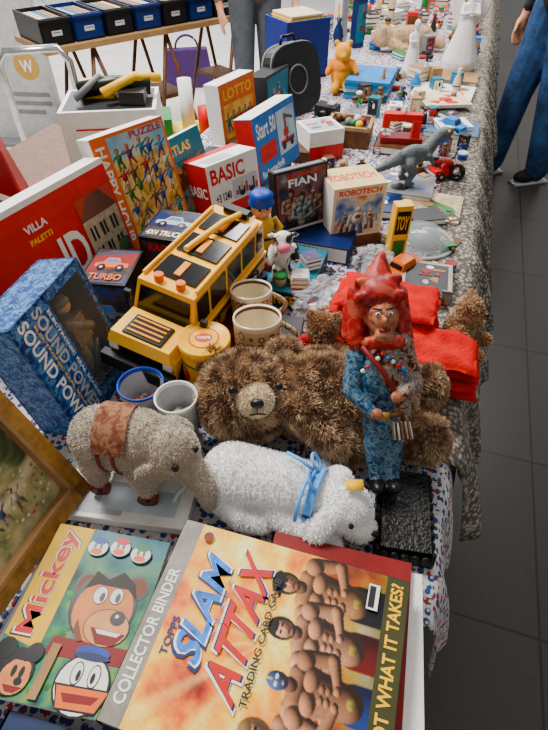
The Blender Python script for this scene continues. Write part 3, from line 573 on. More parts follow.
def cup(name,x,y,z,r,h,m,rim,fill):
    b=B(); b.lathe((0,0,0),[(r*.72,0),(r*.97,h-.006)],m,28,closed=(1,0)); b.lathe((0,0,0),[(r*.97,h-.006),(r,h),(r*.93,h),(r*.9,h-.008)],rim,28,closed=(0,0)); b.lathe((0,0,0),[(r*.9,h-.008),(r*.68,.006),(.001,.005)],m,28,closed=(0,0))
    for k in range(9): a=k*2.4; q=r*.45*math.sqrt(k/9); b.ell((q*math.cos(a),q*math.sin(a),h*.5+.004*(k%3)),.009,fill[k%len(fill)])
    return b.obj(name,yawM(x,y,z,0))
cup('plastic_cup',-.232,.60,.751,.041,.105,LGREY,BLUE,[DRED,BRN,GREY,DARK]); cup('paper_cup',-.165,.565,.751,.037,.11,LGREY,WHITE,[LGREY,CREAM,GREY])
TY_=mat('tin_yellow',(.85,.5,.0),.35,var=.12,scale=50)
b=B(); r=.045; b.lathe((0,0,0),[(r,0),(r+.001,.003),(r,.006)],GRN,32,closed=(1,0)); b.lathe((0,0,0),[(r,.006),(r,.12)],TY_,32,closed=(0,0)); b.lathe((0,0,0),[(r,.12),(r+.0025,.121),(r+.0025,.136),(r,.138),(r-.003,.136),(.0005,.136)],TY_,32,closed=(0,0))
b.lathe((0,0,0),[(r+.0004,.035),(r+.0004,.055)],GRN,32,closed=(0,0)); b.lathe((0,0,0),[(r+.0005,.098),(r+.0005,.103)],GRN,32,closed=(0,0))
for a0 in range(0,360,90):
    V=[];n=18
    for i in range(n): an=math.radians(a0-60)+.42*math.cos(2*math.pi*i/n); V.append(((r+.001)*math.cos(an),(r+.001)*math.sin(an),.075+.018*math.sin(2*math.pi*i/n)))
    b.add(V,[tuple(range(n))],RED)
b.deco((-.03,-.03,.136),(.06,0,0),(0,.06,0),[('c',.5,.5,.46,.46,RED),('c',.5,.5,.42,.42,TY_),('c',.5,.5,.26,.2,RED),('t','CAFE',.3,.44,.7,.56,WHITE)])
b.obj('yellow_tin',yawM(-.125,.672,.76,0))
# ------------------------------------------------------------ toy truck (long, bus-like, yellow with black windows)
ty=mat('truck_yellow',(.93,.54,.01),.35,var=.06,spec=.5); ty2=mat('truck_deep_yellow',(.75,.36,.01),.4); WIN=mat('window_black',(.008,.008,.01),.15,spec=.6)
Mt=frame((-.172,.845,.80),(.395,.919,0),(.14,-.06,1))@Matrix.Scale(1.12,4); b=B()
b.box((0,0,.016),(.36,.105,.024),BLACK)
b.box((.005,0,.048),(.355,.126,.045),ty)
b.box((-.145,0,.080),(.075,.116,.022),ty,taper=(.85,.92)); b.box((-.150,0,.0925),(.045,.07,.004),BLACK)
for k in range(4): b.box((-.165+.010*k,0,.0955),(.004,.06,.003),ty2)
b.box((-.186,0,.034),(.016,.134,.026),BLACK); b.box((-.176,0,.056),(.004,.08,.018),WIN)
for y in(-.05,.05): b.box((-.176,y,.058),(.006,.016,.014),WHITE)
b.box((.035,0,.106),(.285,.120,.072),ty,taper=(.93,.86))
b.add([(-.1085,-.050,.082),(-.1085,.050,.082),(-.0995,.046,.132),(-.0995,-.046,.132)],[(0,1,2,3)],WIN)
def sidewin(x0,x1,z0,z1):
    for s_ in(-1,1):
        yy=lambda z:s_*(.0603-.0085*(z-.070)/.072+.0012)
        b.add([(x0,yy(z0),z0),(x1,yy(z0),z0),(x1,yy(z1),z1),(x0,yy(z1),z1)],[(0,1,2,3)],WIN)
sidewin(-.093,-.055,.085,.134); sidewin(-.047,.007,.085,.134); sidewin(.015,.067,.090,.134); sidewin(.075,.127,.090,.134); sidewin(.135,.162,.090,.134)
for (x0,w_) in((-.045,.055),(.03,.06),(.108,.06)): b.box((x0,0,.1435),(w_,.078,.004),WIN); b.box((x0,0,.1465),(w_*.7,.012,.004),ty2)
for y in(-.048,.048): b.tube([(-.085,y,.146),(.15,y,.146)],.0035,ty)
b.cyl((-.085,-.02,.142),(-.085,-.02,.155),.008,ORG); b.cyl((-.085,.02,.142),(-.085,.02,.155),.008,ORG)
b.tube([(.0,.02,.15),(.10,.0,.158),(.15,-.01,.152)],.006,ty); b.box((.158,0,.15),(.02,.05,.012),BLACK)
for y in(-.0645,.0645): b.box((.03,y,.062),(.27,.002,.007),BLACK); b.box((.04,y,.035),(.07,.003,.016),WIN)
for y in(-.066,.066): b.box((-.10,y*1.08,.10),(.008,.012,.018),BLACK)
b.box((.185,0,.06),(.006,.1,.05),WIN)
for x in(-.125,.115):
    for y in(-.060,.060):
        s_=1 if y>0 else -1
        b.cyl((x,y-.014,.018),(x,y+.014,.018),.034,BLACK,n=24); b.cyl((x,y+s_*.013,.018),(x,y+s_*.0165,.018),.018,ty,n=16); b.cyl((x,y+s_*.016,.018),(x,y+s_*.018,.018),.008,BLACK,n=10)
        b.torus((x,y,.020),.038,.005,BLACK,axis=(0,1,0),n=22)
b.deco((-.165,-.0636,.03),(.07,0,0),(0,0,.028),[('t','EK23',.1,.1,.9,.9,BLACK)]); b.deco((-.06,-.0636,.036),(.05,0,0),(0,0,.022),[('t','83',.2,.05,.8,.95,BLACK)])
b.obj('toy_truck',Mt,.0022)
carton('flat_game_box',frame((-.205,.70,.751),(.919*1,-.395,0)),(.08,.24,.03),DRED)
# ------------------------------------------------------------ left row of boxed toys
stars=prnt('starry_blue',[(.004,.025,.11),(.008,.05,.2),(.012,.08,.27),(.02,.14,.35),(.2,.38,.55),(.01,.06,.2)],75)
b=B(); M=frame((-.344,.557,.751),(.047,.202,0),(-.055,.007,.25)); L,D,H=.207,.085,.255
for c,s in (((L/2,D/2,.003),(L,D,.006)),((L/2,D/2,H-.003),(L,D,.006)),((L/2,D-.003,H/2),(L,.006,H)),((.003,D/2,H/2),(.006,D,H)),((L-.003,D/2,H/2),(.006,D,H))): b.box(c,s,stars)
for (x0,x1,z0,z1) in ((0,.095,0,H),(.197,L,0,H),(.09,.2,0,.018),(.09,.2,H-.018,H)): b.box(((x0+x1)/2,.002,(z0+z1)/2),(x1-x0,.004,z1-z0),stars)
b.box((.147,D-.008,H/2),(.10,.003,H-.04),BLACK)
for x in(.101,.193): b.box((x,D/2,H/2),(.002,D-.012,H-.04),DARK)
dk=mat('gunmetal',(.045,.045,.045),.35,metal=.5); olv=mat('figure_drab',(.16,.12,.07),.6,var=.4,scale=80)
b.cyl((.145,.04,.04),(.145,.04,.2),.016,dk); b.box((.145,.032,.14),(.045,.032,.055),olv); b.cyl((.12,.02,.04),(.17,.02,.10),.008,dk); b.ell((.145,.028,.195),.015,TAN); b.ell((.145,.03,.202),(.018,.018,.012),olv); b.cyl((.118,.02,.17),(.172,.015,.13),.009,olv); b.cyl((.132,.03,.03),(.135,.03,.12),.012,olv); b.cyl((.158,.03,.03),(.155,.03,.12),.012,olv)
b.add([(.095,-.0005,.018),(.197,-.0005,.018),(.197,-.0005,H-.018),(.095,-.0005,H-.018)],[(0,1,2,3)],glassy('window_film',alpha=.05))
b.deco((0,0,0),(L,0,0),(0,0,H),[('t','SOUND POWER',.07,.05,.19,.97,WHITE,-90),('t','SOUND POWER',.25,.05,.37,.97,LGREY,-90),('t','ELECTRONIC REAL SOUND',.40,.1,.43,.9,WHITE,-90),('t','ELECTRONIC REAL SOUND',.21,.1,.235,.9,YEL,-90)])
b.deco((0,D,H),(L,0,0),(0,-D,0),[('t','ELECTRONIC REAL SOUND',.05,.3,.95,.7,WHITE,180)])
b.obj('boxed_toy',M)
V_=Pic(.115,.15,60,78,(.55,.1,.05))
V_.rect(.0,.0,.115,.105,(.6,.5,.38),.4); V_.noise([(.32,.26,.16),(.6,.5,.38),(.75,.66,.5)],80,4,3,mask=((V_.Y<.105))*1.0,k=.5)
for k in range(12): V_.rect(.0+.003*k,.105+.0035*k,.115-.003*k,.110+.0035*k,(.3,.14,.09),.4)
for x in(.012,.045,.08):
    for y in(.015,.06): V_.rect(x,y,x+.02,y+.03,(.06,.05,.04)); V_.rect(x+.009,y,x+.011,y+.03,(.7,.65,.55))
V_.ell(.1,.01,.03,.025,(.12,.2,.08)); V_.ell(.01,.0,.03,.02,(.14,.22,.09))
M=frame((-.53,.735,.80),(.186,.365,0),(-.05,0,.22))
carton('board_game_box',M,(.41,.05,.235),WHITE,front=[('r',0,0,1,1,RED),('r',0,.95,1,1,WHITE),('t','VILLA',.38,.74,.52,.81,WHITE),('t','PALETTI',.38,.64,.52,.69,YEL),('t','ID',.52,.16,.69,.58,WHITE),('i',.71,.08,.98,.78,V_)])
PAL1=[YEL,RED,BLUE,TAN,DRED,GRN,CREAM,ORG,SKY,BRN,peach]
J=Pic(.16,.25,110,170,(.8,.5,.1))
J.noise([(.5,.25,.07),(.75,.45,.1),(.9,.65,.25),(.65,.35,.12)],22,9,4); J.noise([(.2,.4,.6),(.4,.6,.7),(.85,.8,.55)],12,2,3,mask=np.clip((J.Y-.19)/.01,0,1))
r9=random.Random(9); pl=[(.65,.05,.04),(.08,.17,.5),(.1,.38,.1),(.9,.85,.75),(.9,.62,.1),(.35,.08,.25),(.15,.42,.62),(.3,.15,.07)]
for y in(.215,.175,.14,.1,.06,.03):
    for k in range(5): J.hero(.018+.031*k+r9.uniform(-.006,.006),y+r9.uniform(-.008,.008),.022,r9.choice(pl),r9.choice(pl),hair=r9.choice([(.1,.05,.03),(.5,.3,.1),(.03,.02,.02),(.6,.05,.03)]),lean=r9.uniform(-.3,.3))
M=frame((-.36,1.09,.80),(.138,.154,0),(-.06,.03,.26))
carton('jigsaw_puzzle_box',M,(.205,.055,.27),WHITE,front=[('r',0,0,1,1,ORG),('i',.2,.03,.97,.97,J),('t','HAPPY HOUR',.04,.08,.16,.92,WHITE,-90),('t','PUZZLE',.5,.91,.95,.965,RED)])
M=frame((-.25,1.25,.80),(.09,.15,0),(-.05,.02,.2))
carton('picture_book',M,(.17,.018,.20),WHITE,front=[('r',0,0,1,1,TEAL),('r',.06,.05,.94,.7,prnt('teal_scene',[(.01,.05,.06),(.03,.14,.15),(.1,.25,.22),(.35,.3,.12)],24)),('t','ATLAS',.15,.78,.7,.9,YEL)]+art(31,.1,.08,.9,.65,8,[BRN,TAN,GREY,TEAL,GRN]))
M=frame((-.160,1.25,.80),(.125,.125,0),(-.02,.01,.14))
K_=Pic(.09,.06,50,34,(.6,.62,.65))
for k in range(9): K_.rect(.008+.009*k,.01,.015+.009*k,.015+.03*((k*7)%5)/5+.01,[(.6,.03,.03),(.05,.1,.4),(.8,.6,.05),(.1,.1,.1)][k%4],.3)
K_.ell(.03,.012,.010,.010,(.05,.05,.05)); K_.ell(.065,.012,.010,.010,(.05,.05,.05))
carton('construction_toy_box',M,(.177,.10,.145),WHITE,faces={'T':WHITE,'L':RED},front=[('r',0,0,1,.22,RED),('t','BASIC',.06,.64,.72,.92,RED),('t','+3 1240',.1,.3,.4,.45,BLACK),('i',.45,.25,.96,.6,K_)],top=[('r',0,.7,1,1,RED),('r',.1,.1,.6,.5,LGREY)],left=[('t','BASIC',.1,.4,.9,.6,WHITE)])
M=frame((-.036,1.47,.80),(.123,.22,0),(-.03,.01,.17))
F_=Pic(.11,.12,56,60,(.25,.4,.55)); F_.noise([(.3,.45,.6),(.5,.63,.72),(.68,.77,.82)],15,3,3)
F_.limb((.02,.03),(.09,.03),.008,.008,np.array((.6,.05,.05))); F_.limb((.05,.03),(.05,.10),.007,.007,np.array((.6,.05,.05))); F_.limb((.05,.10),(.095,.085),.005,.004,np.array((.2,.2,.2))); F_.ell(.03,.02,.012,.012,(.05,.05,.05)); F_.ell(.08,.02,.012,.012,(.05,.05,.05)); F_.rect(.035,.045,.065,.065,(.65,.05,.05),.4)
carton('construction_toy_box',M,(.25,.06,.185),SKY,faces={'L':RED,'T':WHITE},front=[('r',0,0,1,1,mat('fisch_blue',(.015,.2,.5),.45)),('t','Start 50',.06,.66,.5,.9,WHITE),('t','fischertechnik',.05,.06,.6,.18,WHITE),('i',.52,.22,.96,.9,F_),('r',.08,.28,.45,.55,RED)])
M=frame((-.172,1.817,.78),(.112,.18,0),(-.02,0,.2))
O_=Pic(.17,.11,80,52); O_.noise([(.75,.3,.05),(.9,.55,.1),(.95,.75,.3)],20,6,3)
for k in range(5): O_.hero(.02+.033*k,.07,.03,r9.choice(pl),r9.choice(pl),lean=r9.uniform(-.3,.3))
carton('board_game_box',M,(.21,.06,.19),WHITE,faces={'T':WHITE},front=[('r',0,0,1,1,ORG),('i',.08,.08,.92,.65,O_),('t','LOTTO',.1,.72,.9,.9,YEL)])
carton('board_game_box',frame((-.02,2.02,.78),(.1,.2,0),(-.02,0,.2)),(.2,.08,.16),DARK,front=[('r',.06,.06,.94,.94,TEAL)]+art(17,.1,.1,.9,.9,8,PAL1))
trk=prnt('toy_photo_print',[(.01,.01,.015),(.02,.02,.03),(.1,.05,.02),(.03,.06,.14)],22)
def carpic(u,v,w,h,c): return [('p',[(u-w,v-h*.3),(u+w,v-h*.3),(u+w,v+h*.1),(u+w*.5,v+h*.15),(u+w*.3,v+h*.6),(u-w*.4,v+h*.6),(u-w*.6,v+h*.15),(u-w,v+h*.05)],c),('p',[(u-w*.5,v+h*.15),(u+w*.4,v+h*.15),(u+w*.25,v+h*.5),(u-w*.35,v+h*.5)],SKY),('c',u-w*.55,v-h*.35,w*.25,h*.3,BLACK),('c',u+w*.55,v-h*.35,w*.25,h*.3,BLACK),('c',u-w*.55,v-h*.35,w*.1,h*.12,LGREY),('c',u+w*.55,v-h*.35,w*.1,h*.12,LGREY)]
carton('toy_vehicle_box',frame((-.40,.845,.751),(.095,-.01,0)),(.10,.13,.14),BLACK,top=[('r',.04,.04,.96,.96,trk),('p',[(.04,.3),(.96,.5),(.96,.9),(.04,.75)],DRED)]+carpic(.5,.55,.36,.3,ORG)+[('t','TURBO',.15,.1,.85,.26,ORG)],front=[('r',.05,.05,.95,.95,trk)]+carpic(.5,.45,.36,.3,GREY),right=carpic(.5,.5,.36,.3,YEL))
carton('toy_vehicle_box',frame((-.30,.99,.751),(.12,-.03,0)),(.115,.13,.16),BLACK,top=[('r',.04,.04,.96,.96,trk),('p',[(.04,.4),(.96,.3),(.96,.6),(.04,.9)],NAVY)]+carpic(.48,.58,.36,.3,LGREY)+[('t','4X4 TRUCKS',.1,.08,.9,.24,WHITE)],front=[('r',.05,.05,.95,.95,trk)]+carpic(.5,.45,.4,.3,ORG)+[('t','RACER',.2,.8,.8,.93,RED)])
carton('cardboard_box',TF(-.80,.68,.751),(.17,.58,.047),GREY); carton('cardboard_box',TF(-.76,1.30,.751),(.3,.32,.047),DARK); carton('cardboard_box',TF(-.72,1.68,.751),(.3,.3,.04),BRN)
# side table: white carton, bag, books
carton('white_carton',frame((-.60,1.48,.752),(.25,.03,0)),(.27,.2,.25),WHITE,front=[('c',.42,.6,.15,.18,RED),('c',.42,.6,.12,.14,WHITE),('t','TOYS',.32,.55,.52,.65,RED),('c',.8,.62,.12,.16,GRN),('c',.8,.62,.09,.12,WHITE),('r',.15,.8,.85,.82,RED)],top=[('r',.04,.06,.96,.94,DARK)])
b=B(); b.tube([(-.56,1.58,1.03),(-.46,1.61,1.04),(-.36,1.62,1.03)],.022,BLACK); b.tube([(-.48,1.54,1.035),(-.40,1.60,1.06),(-.34,1.66,1.04)],.013,YEL); b.box((-.52,1.63,1.02),(.1,.06,.04),YEL); b.tube([(-.56,1.54,1.02),(-.5,1.6,1.06),(-.45,1.65,1.02)],.010,GREY); b.box((-.40,1.56,1.02),(.07,.05,.035),BLACK); b.obj('toy_tool_set')
b=B(); b.add([(-.06,-.05,0),(.06,-.05,0),(.06,.05,0),(-.06,.05,0),(-.045,-.03,.1),(.045,-.03,.1),(.045,.03,.1),(-.045,.03,.1)],[(3,2,1,0),(4,5,6,7),(0,1,5,4),(1,2,6,5),(2,3,7,6),(3,0,4,7)],mat('red_leather',(.35,.02,.03),.4)); b.torus((0,0,.1),.035,.005,DRED,axis=(0,1,0),n=20); b.obj('handbag',yawM(-.74,1.26,.86,20)@Matrix.Scale(1.4,4),.006)
carton('game_carton',frame((-.86,1.16,.752),(.22,.07,0)),(.22,.16,.107),DRED,top=art(40,.05,.05,.95,.95,9,PAL1))
b=B()
for k in range(9): b.box((k*.026,0,.09+.004*(k%3)),(.02,.13,.18+.008*(k%3)),[WHITE,CREAM,RED,GREY,WHITE,TEAL,YEL,WHITE,BRN][k])
b.obj('book_row',frame((-.75,.93,.752),(.12,.2,0)))
carton('yellow_game_box',frame((-.62,1.20,.86),(.2,.08,0)),(.2,.04,.03),YEL,top=[('t','TINTIN',.1,.2,.9,.8,RED)],front=[('t','TINTIN',.1,.2,.9,.8,RED)])
carton('game_carton',frame((-.63,1.16,.752),(.2,.08,0)),(.22,.13,.107),TEAL,top=art(41,.05,.05,.95,.95,9,PAL1))
# ------------------------------------------------------------ mid-table: cases, figures
D_=Pic(.145,.15,84,88); D_.noise([(.01,.02,.03),(.04,.07,.14),(.35,.12,.05),(.1,.16,.3),(.5,.4,.22)],28,8,4)
D_.wrestler(.04,.085,.024,(.6,.38,.26),hair=(.05,.03,.02)); D_.wrestler(.105,.08,.024,(.55,.36,.28),mask=(.4,.05,.05)); D_.wrestler(.072,.07,.026,(.45,.48,.52),hair=(.03,.03,.04))
carton('video_case',frame((.0104,1.173,.80),(.1366,.077,0),(-.01,.02,.15)),(.157,.03,.16),BLACK,front=[('i',.04,.03,.96,.97,D_),('t','TITANS',.2,.88,.8,.94,RED),('t','FIAN',.25,.74,.78,.86,WHITE),('r',.1,.04,.9,.08,LGREY)],top=[('r',.05,.2,.95,.8,GREY)])
carton('magazine_box',TF(-.36,1.12,.751),(.2,.16,.047),NAVY,front=[('r',.03,.1,.97,.9,WHITE),('t','PUZZLE 500',.1,.2,.6,.8,RED)])
R_=Pic(.13,.108,80,66); R_.noise([(.08,.12,.28),(.28,.38,.6),(.65,.6,.5),(.6,.2,.08)],22,11,4)
def robo(x,y,k,c,d):
    for s_ in(-1,1):
        R_.limb((x+.22*s_*k,y-.5*k),(x+.35*s_*k,y-1.4*k),.17*k,.2*k,np.array(d)); R_.limb((x+.55*s_*k,y+.1*k),(x+.75*s_*k,y-.6*k),.2*k,.15*k,np.array(c)*.9)
    R_.ell(x,y-.1*k,.5*k,.5*k,c,0,.35); R_.ell(x,y+.05*k,.25*k,.18*k,(.55,.05,.04)); R_.ell(x,y+.6*k,.22*k,.26*k,c); R_.ell(x,y+.6*k,.14*k,.06*k,(.8,.6,.1),0,.9)
robo(.03,.05,.025,(.4,.42,.45),(.45,.06,.05)); robo(.10,.05,.025,(.6,.6,.6),(.12,.15,.28)); robo(.065,.05,.036,(.78,.78,.8),(.1,.18,.5))
carton('robot_toy_box',frame((.149,1.19,.78),(.139,.042,0)),(.145,.115,.14),WHITE,top=[('r',0,0,1,1,mat('pale_yellow',(.7,.56,.3),.5)),('t','ROBOTECH',.06,.35,.94,.65,RED)],front=[('r',0,0,1,1,CREAM),('i',.05,.05,.95,.82,R_),('t','ROBOTECH',.1,.85,.9,.96,RED)],right=[('r',.05,.05,.95,.95,GREY)])
carton('book_box',frame((.14,1.18,.751),(.139,.042,0)),(.16,.13,.028),BRN)
carton('yellow_card_box',frame((.29,1.105,.755),(.04,.006,0)),(.042,.03,.165),YEL,front=[('r',.1,.55,.9,.92,BLACK),('t','TOY',.15,.62,.85,.85,YEL),('r',.15,.1,.85,.45,GRN)])
b=B(); b.lathe((0,0,0),[(.085,0),(.088,.006),(.08,.02),(.055,.036),(.02,.043),(.001,.044)],glassy('glass_dome',(.6,.68,.7),.03,.3),32); b.torus((0,0,.004),.087,.005,LGREY); b.ell((0,0,.018),(.05,.04,.012),DARK); b.ell((.02,.02,.022),(.02,.015,.012),TAN); b.obj('glass_dish',yawM(.40,1.22,.755,0))
b=B(); b.box((0,0,.015),(.12,.125,.03),mat('case_frame',(.4,.36,.3),.4)); b.deco((-.05,-.052,.03),(.1,0,0),(0,.104,0),[('r',0,0,1,1,DARK)]+art(25,.05,.05,.95,.95,7,[LGREY,WHITE,TAN,DRED,GREY])); b.box((0,-.06,.033),(.12,.005,.008),GREY); b.obj('display_case',yawM(.37,1.02,.755,-15))
carton('display_case',yawM(.20,1.02,.752,-10),(.12,.11,.03),DARK,top=[('r',.08,.08,.92,.92,GREY)]+art(26,.1,.1,.9,.9,7,[LGREY,DARK,TAN]))
flatbook('magazine',.46,1.42,.752,.2,.17,.012,-20,mat('map_cover',(.5,.42,.28),.4,var=.4,scale=40),top=art(27,.05,.05,.95,.95,10,[GRN,TAN,WHITE,BRN,SKY])); flatbook('book',.3,1.42,.752,.16,.13,.025,-10,NAVY,top=art(28,.1,.1,.9,.9,6,[RED,WHITE,SKY]))
flatbook('book',.43,1.32,.766,.1,.07,.02,10,DARK)
b=B(); yc=mat('figure_yellow',(.6,.38,.08),.4)
b.lathe((0,0,0),[(.03,0),(.033,.02),(.028,.05),(.03,.07),(.018,.085)],yc); b.ell((0,0,.105),(.024,.022,.024),SKIN); b.lathe((0,0,.115),[(.028,0),(.03,.004),(.024,.012),(.028,.022),(.018,.03),(.001,.032)],BLUE); b.ell((0,-.022,.103),(.006,.005,.005),SKIN)
for s_ in(-1,1): b.tube([(.028*s_,0,.075),(.042*s_,-.01,.055),(.03*s_,-.028,.045)],.009,yc); b.ell((.028*s_,-.03,.044),.009,SKIN); b.ell((.009*s_,-.021,.11),.003,BLACK); b.ell((.015*s_,-.014,.006),(.014,.022,.008),BLACK)
b.torus((0,0,.04),.032,.003,BLACK); b.obj('toy_policeman',yawM(-.03,1.12,.80,15)@Matrix.Scale(1.05,4))
ck=prnt('cow_patches',[(.8,.8,.78),(.82,.8,.78),(.03,.03,.03),(.02,.02,.02)],22,.4,interp='CONSTANT')
CW=[el((0,0,.05),(.026,.022,.035),'c'),el((0,-.01,.095),(.022,.02,.022),'c'),el((0,-.032,.088),(.015,.012,.012),'p'),cap((-.015,-.01,.02),(-.018,-.03,.008),.011,.01,'c'),cap((.015,-.01,.02),(.018,-.03,.008),.011,.01,'c'),cap((-.024,0,.07),(-.032,-.02,.045),.009,.008,'c'),cap((.024,0,.07),(.032,-.02,.045),.009,.008,'c'),el((-.026,-.005,.105),(.011,.005,.007),'c'),el((.026,-.005,.105),(.011,.005,.007),'c')]
organic('toy_cow',CW,.003,{'c':ck,'p':PINK},yawM(.02,1.01,.80,5))
carton('shallow_tray',TF(-.36,.90,.751),(.15,.2,.047),TEAL,front=[('r',.03,.1,.97,.9,DARK),('t','TRAIN SET',.1,.2,.9,.8,YEL)],right=[('r',.03,.1,.97,.9,DARK)])
def crumple(name,M,r,m,seed):
    b=B(); V=[];F=[];n=34;h=20
    for k in range(h+1):
        th=math.pi*k/h
        for i in range(n):
            w=2*math.pi*i/n; d=Vector((math.sin(th)*math.cos(w),math.sin(th)*math.sin(w),-math.cos(th))); s_=1+.4*mnoise.noise(d*2.5+Vector((seed,0,0)))+.22*mnoise.noise(d*7+Vector((0,seed,0)))+.1*mnoise.noise(d*16)
            V.append((d.x*r[0]*s_,d.y*r[1]*s_,max(-r[2]*.75,d.z*r[2]*s_)+r[2]*.75))
    for k in range(h):
        for i in range(n): j=(i+1)%n; F.append((k*n+i,k*n+j,(k+1)*n+j,(k+1)*n+i))
    b.add(V,F,m,False)
    for k in range(10): b.ell((r[0]*.45*math.cos(k*2),r[1]*.45*math.sin(k*2.6),r[2]*.5),.010,[RED,BLUE,YEL,GRN,BRN][k%5])
    return b.obj(name,M)
film=glassy('bag_film',(.8,.84,.88),.1,.33)
crumple('plastic_bag',yawM(.11,.925,.752,0),(.07,.055,.042),film,2); crumple('plastic_bag',yawM(.255,1.10,.752,0),(.05,.04,.035),film,5)
DN=[el((0,0,.085),(.055,.026,.032),'g'),cap((-.05,0,.085),(-.10,.005,.06),.022,.012,'g'),cap((-.10,.005,.06),(-.15,.015,.045),.012,.004,'g'),cap((.045,0,.095),(.075,0,.13),.022,.018,'g'),el((.095,0,.14),(.032,.018,.016),'g'),cap((.1,0,.125),(.12,0,.12),.009,.007,'g'),
 cap((-.02,-.02,.07),(-.005,-.025,.04),.02,.012,'g'),cap((-.005,-.025,.04),(-.02,-.025,.015),.011,.009,'g'),el((-.01,-.025,.007),(.018,.011,.007),'g'),cap((-.02,.02,.07),(0,.025,.04),.02,.012,'g'),cap((0,.025,.04),(-.015,.025,.015),.011,.009,'g'),el((-.005,.025,.007),(.018,.011,.007),'g'),cap((.045,-.02,.085),(.06,-.025,.06),.009,.006,'g'),cap((.045,.02,.085),(.06,.025,.06),.009,.006,'g')]
ex=B(); ex.ell((.1,-.015,.148),.004,YEL); ex.ell((.1,.015,.148),.004,YEL)
organic('toy_dinosaur',DN,.0035,{'g':mat('dino_grey',(.16,.18,.19),.45,var=.4,bump=.4)},yawM(.42,1.53,.78,20)@Matrix.Scale(1.0,4),extra=ex)
flatbook('book',.40,1.53,.752,.2,.15,.027,-18,GREY,top=art(29,.05,.05,.95,.95,8,[WHITE,DARK,SKY]))
b=B()
for x in(-.045,.045): b.torus((x,0,.025),.02,.006,BLACK,axis=(0,1,0),n=18); b.cyl((x,-.004,.025),(x,.004,.025),.008,LGREY)
b.ell((0,0,.045),(.035,.012,.014),DRED); b.ell((-.025,0,.053),(.022,.011,.006),BLACK); b.box((0,0,.028),(.03,.018,.022),dk); b.tube([(.045,0,.025),(.03,0,.065)],.003,LGREY); b.tube([(.028,-.025,.07),(.03,0,.066),(.028,.025,.07)],.003,BLACK); b.tube([(-.005,.014,.02),(-.06,.016,.025)],.004,LGREY)
b.obj('toy_motorcycle',yawM(.545,1.62,.757,-30)@Matrix.Scale(1.1,4))
b=B(); b.box((0,0,.012),(.17,.075,.024),DRED); b.box((.055,0,.055),(.035,.045,.07),RED); b.box((-.005,0,.098),(.155,.04,.03),RED); b.box((-.07,0,.08),(.03,.038,.05),RED)
b.cyl((-.07,0,.06),(-.07,0,.026),.003,LGREY); b.cyl((.072,0,.095),(.088,0,.095),.024,BLACK,n=20); b.torus((.09,0,.095),.022,.003,LGREY,axis=(1,0,0)); b.cyl((0,0,.112),(0,0,.14),.008,WHITE); b.box((-.06,0,.0255),(.03,.03,.003),LGREY)
b.obj('toy_sewing_machine',yawM(.455,1.86,.78,-8)@Matrix.Scale(.85,4),.005)
flatbook('book',.47,1.86,.752,.2,.14,.027,-18,BRN)
def toycar(name,M,c):
    b=B(); b.box((0,0,.022),(.11,.048,.020),c); b.box((-.006,0,.041),(.062,.044,.020),c,taper=(.7,.85)); b.box((-.006,0,.040),(.063,.036,.010),WIN,taper=(.85,.95))
    for x in(-.034,.034):
        for y in(-.024,.024): b.cyl((x,y-.005,.013),(x,y+.005,.013),.013,BLACK); b.cyl((x,y-.006,.013),(x,y+.006,.013),.006,LGREY,n=10)
    b.box((.056,0,.016),(.004,.046,.008),LGREY); b.box((-.056,0,.016),(.004,.046,.008),LGREY); return b.obj(name,M,.004)
toycar('toy_car',TF(.04,1.72,.757,35),RED); toycar('toy_car',TF(.03,2.12,.757,-30),SKY); toycar('toy_car',TF(-.02,1.12,.753,60),ORG)
carton('toy_box',frame((.12,1.74,.752),(.13,.05,0)),(.13,.12,.10),WHITE,top=[('r',.1,.1,.9,.9,LGREY)]+art(30,.1,.1,.9,.9,7,[RED,GREY,SKY]),front=[('r',0,0,1,.5,RED)])
b=B(); b.box((0,0,.03),(.16,.14,.06),BRN); b.box((0,0,.0605),(.13,.11,.002),DARK)
for q in(-.075,.075): b.box((q,0,.065),(.012,.14,.012),TAN); b.box((0,q*.87,.065),(.16,.012,.012),TAN)
for k in range(7): b.ell((.045*math.cos(k*2.3),.035*math.sin(k*1.7),.07),.014,[DRED,TAN,GREY,YEL,BRN,WHITE,GRN][k])
b.obj('wooden_tray',yawM(.28,1.94,.752,-15))
flatbook('book',.68,2.02,.752,.2,.15,.02,-18,mat('slate_cover',(.1,.18,.3),.4),top=art(32,.05,.05,.95,.95,7,[WHITE,TEAL,DARK])); flatbook('book',.68,2.02,.773,.13,.10,.015,5,WHITE,top=[('r',.2,.2,.8,.8,SKY)])
b=B()
for k in range(6): b.box((.004*(k%2),.003*(k%3),.006+.012*k),(.19,.24,.011),[SKY,TEAL,WHITE,SKY,TEAL,SKY][k])
b.obj('magazine_stack',yawM(.43,2.50,.752,-18))
flatbook('magazine',.75,2.45,.752,.26,.2,.02,-22,WHITE,top=art(33,.05,.05,.95,.95,6,[GREY,TEAL,TAN])); flatbook('magazine',.71,2.3,.773,.2,.16,.012,5,CREAM,top=art(34,.05,.05,.95,.95,6,[DARK,RED,TAN])); flatbook('magazine',.86,2.66,.752,.2,.16,.02,-18,TAN)
HB=[el((0,0,.06),(.045,.04,.055),'o'),el((0,-.005,.135),(.034,.032,.034),'o'),el((0,-.035,.128),(.014,.012,.011),'o'),el((-.026,0,.168),(.012,.007,.012),'o'),el((.026,0,.168),(.012,.007,.012),'o'),el((0,0,.085),(.046,.041,.03),'r'),cap((-.04,0,.1),(-.058,-.03,.07),.014,.012,'r'),cap((.04,0,.1),(.058,-.03,.07),.014,.012,'r'),cap((-.02,-.01,.02),(-.03,-.06,.018),.02,.018,'o'),cap((.02,-.01,.02),(.03,-.06,.018),.02,.018,'o')]
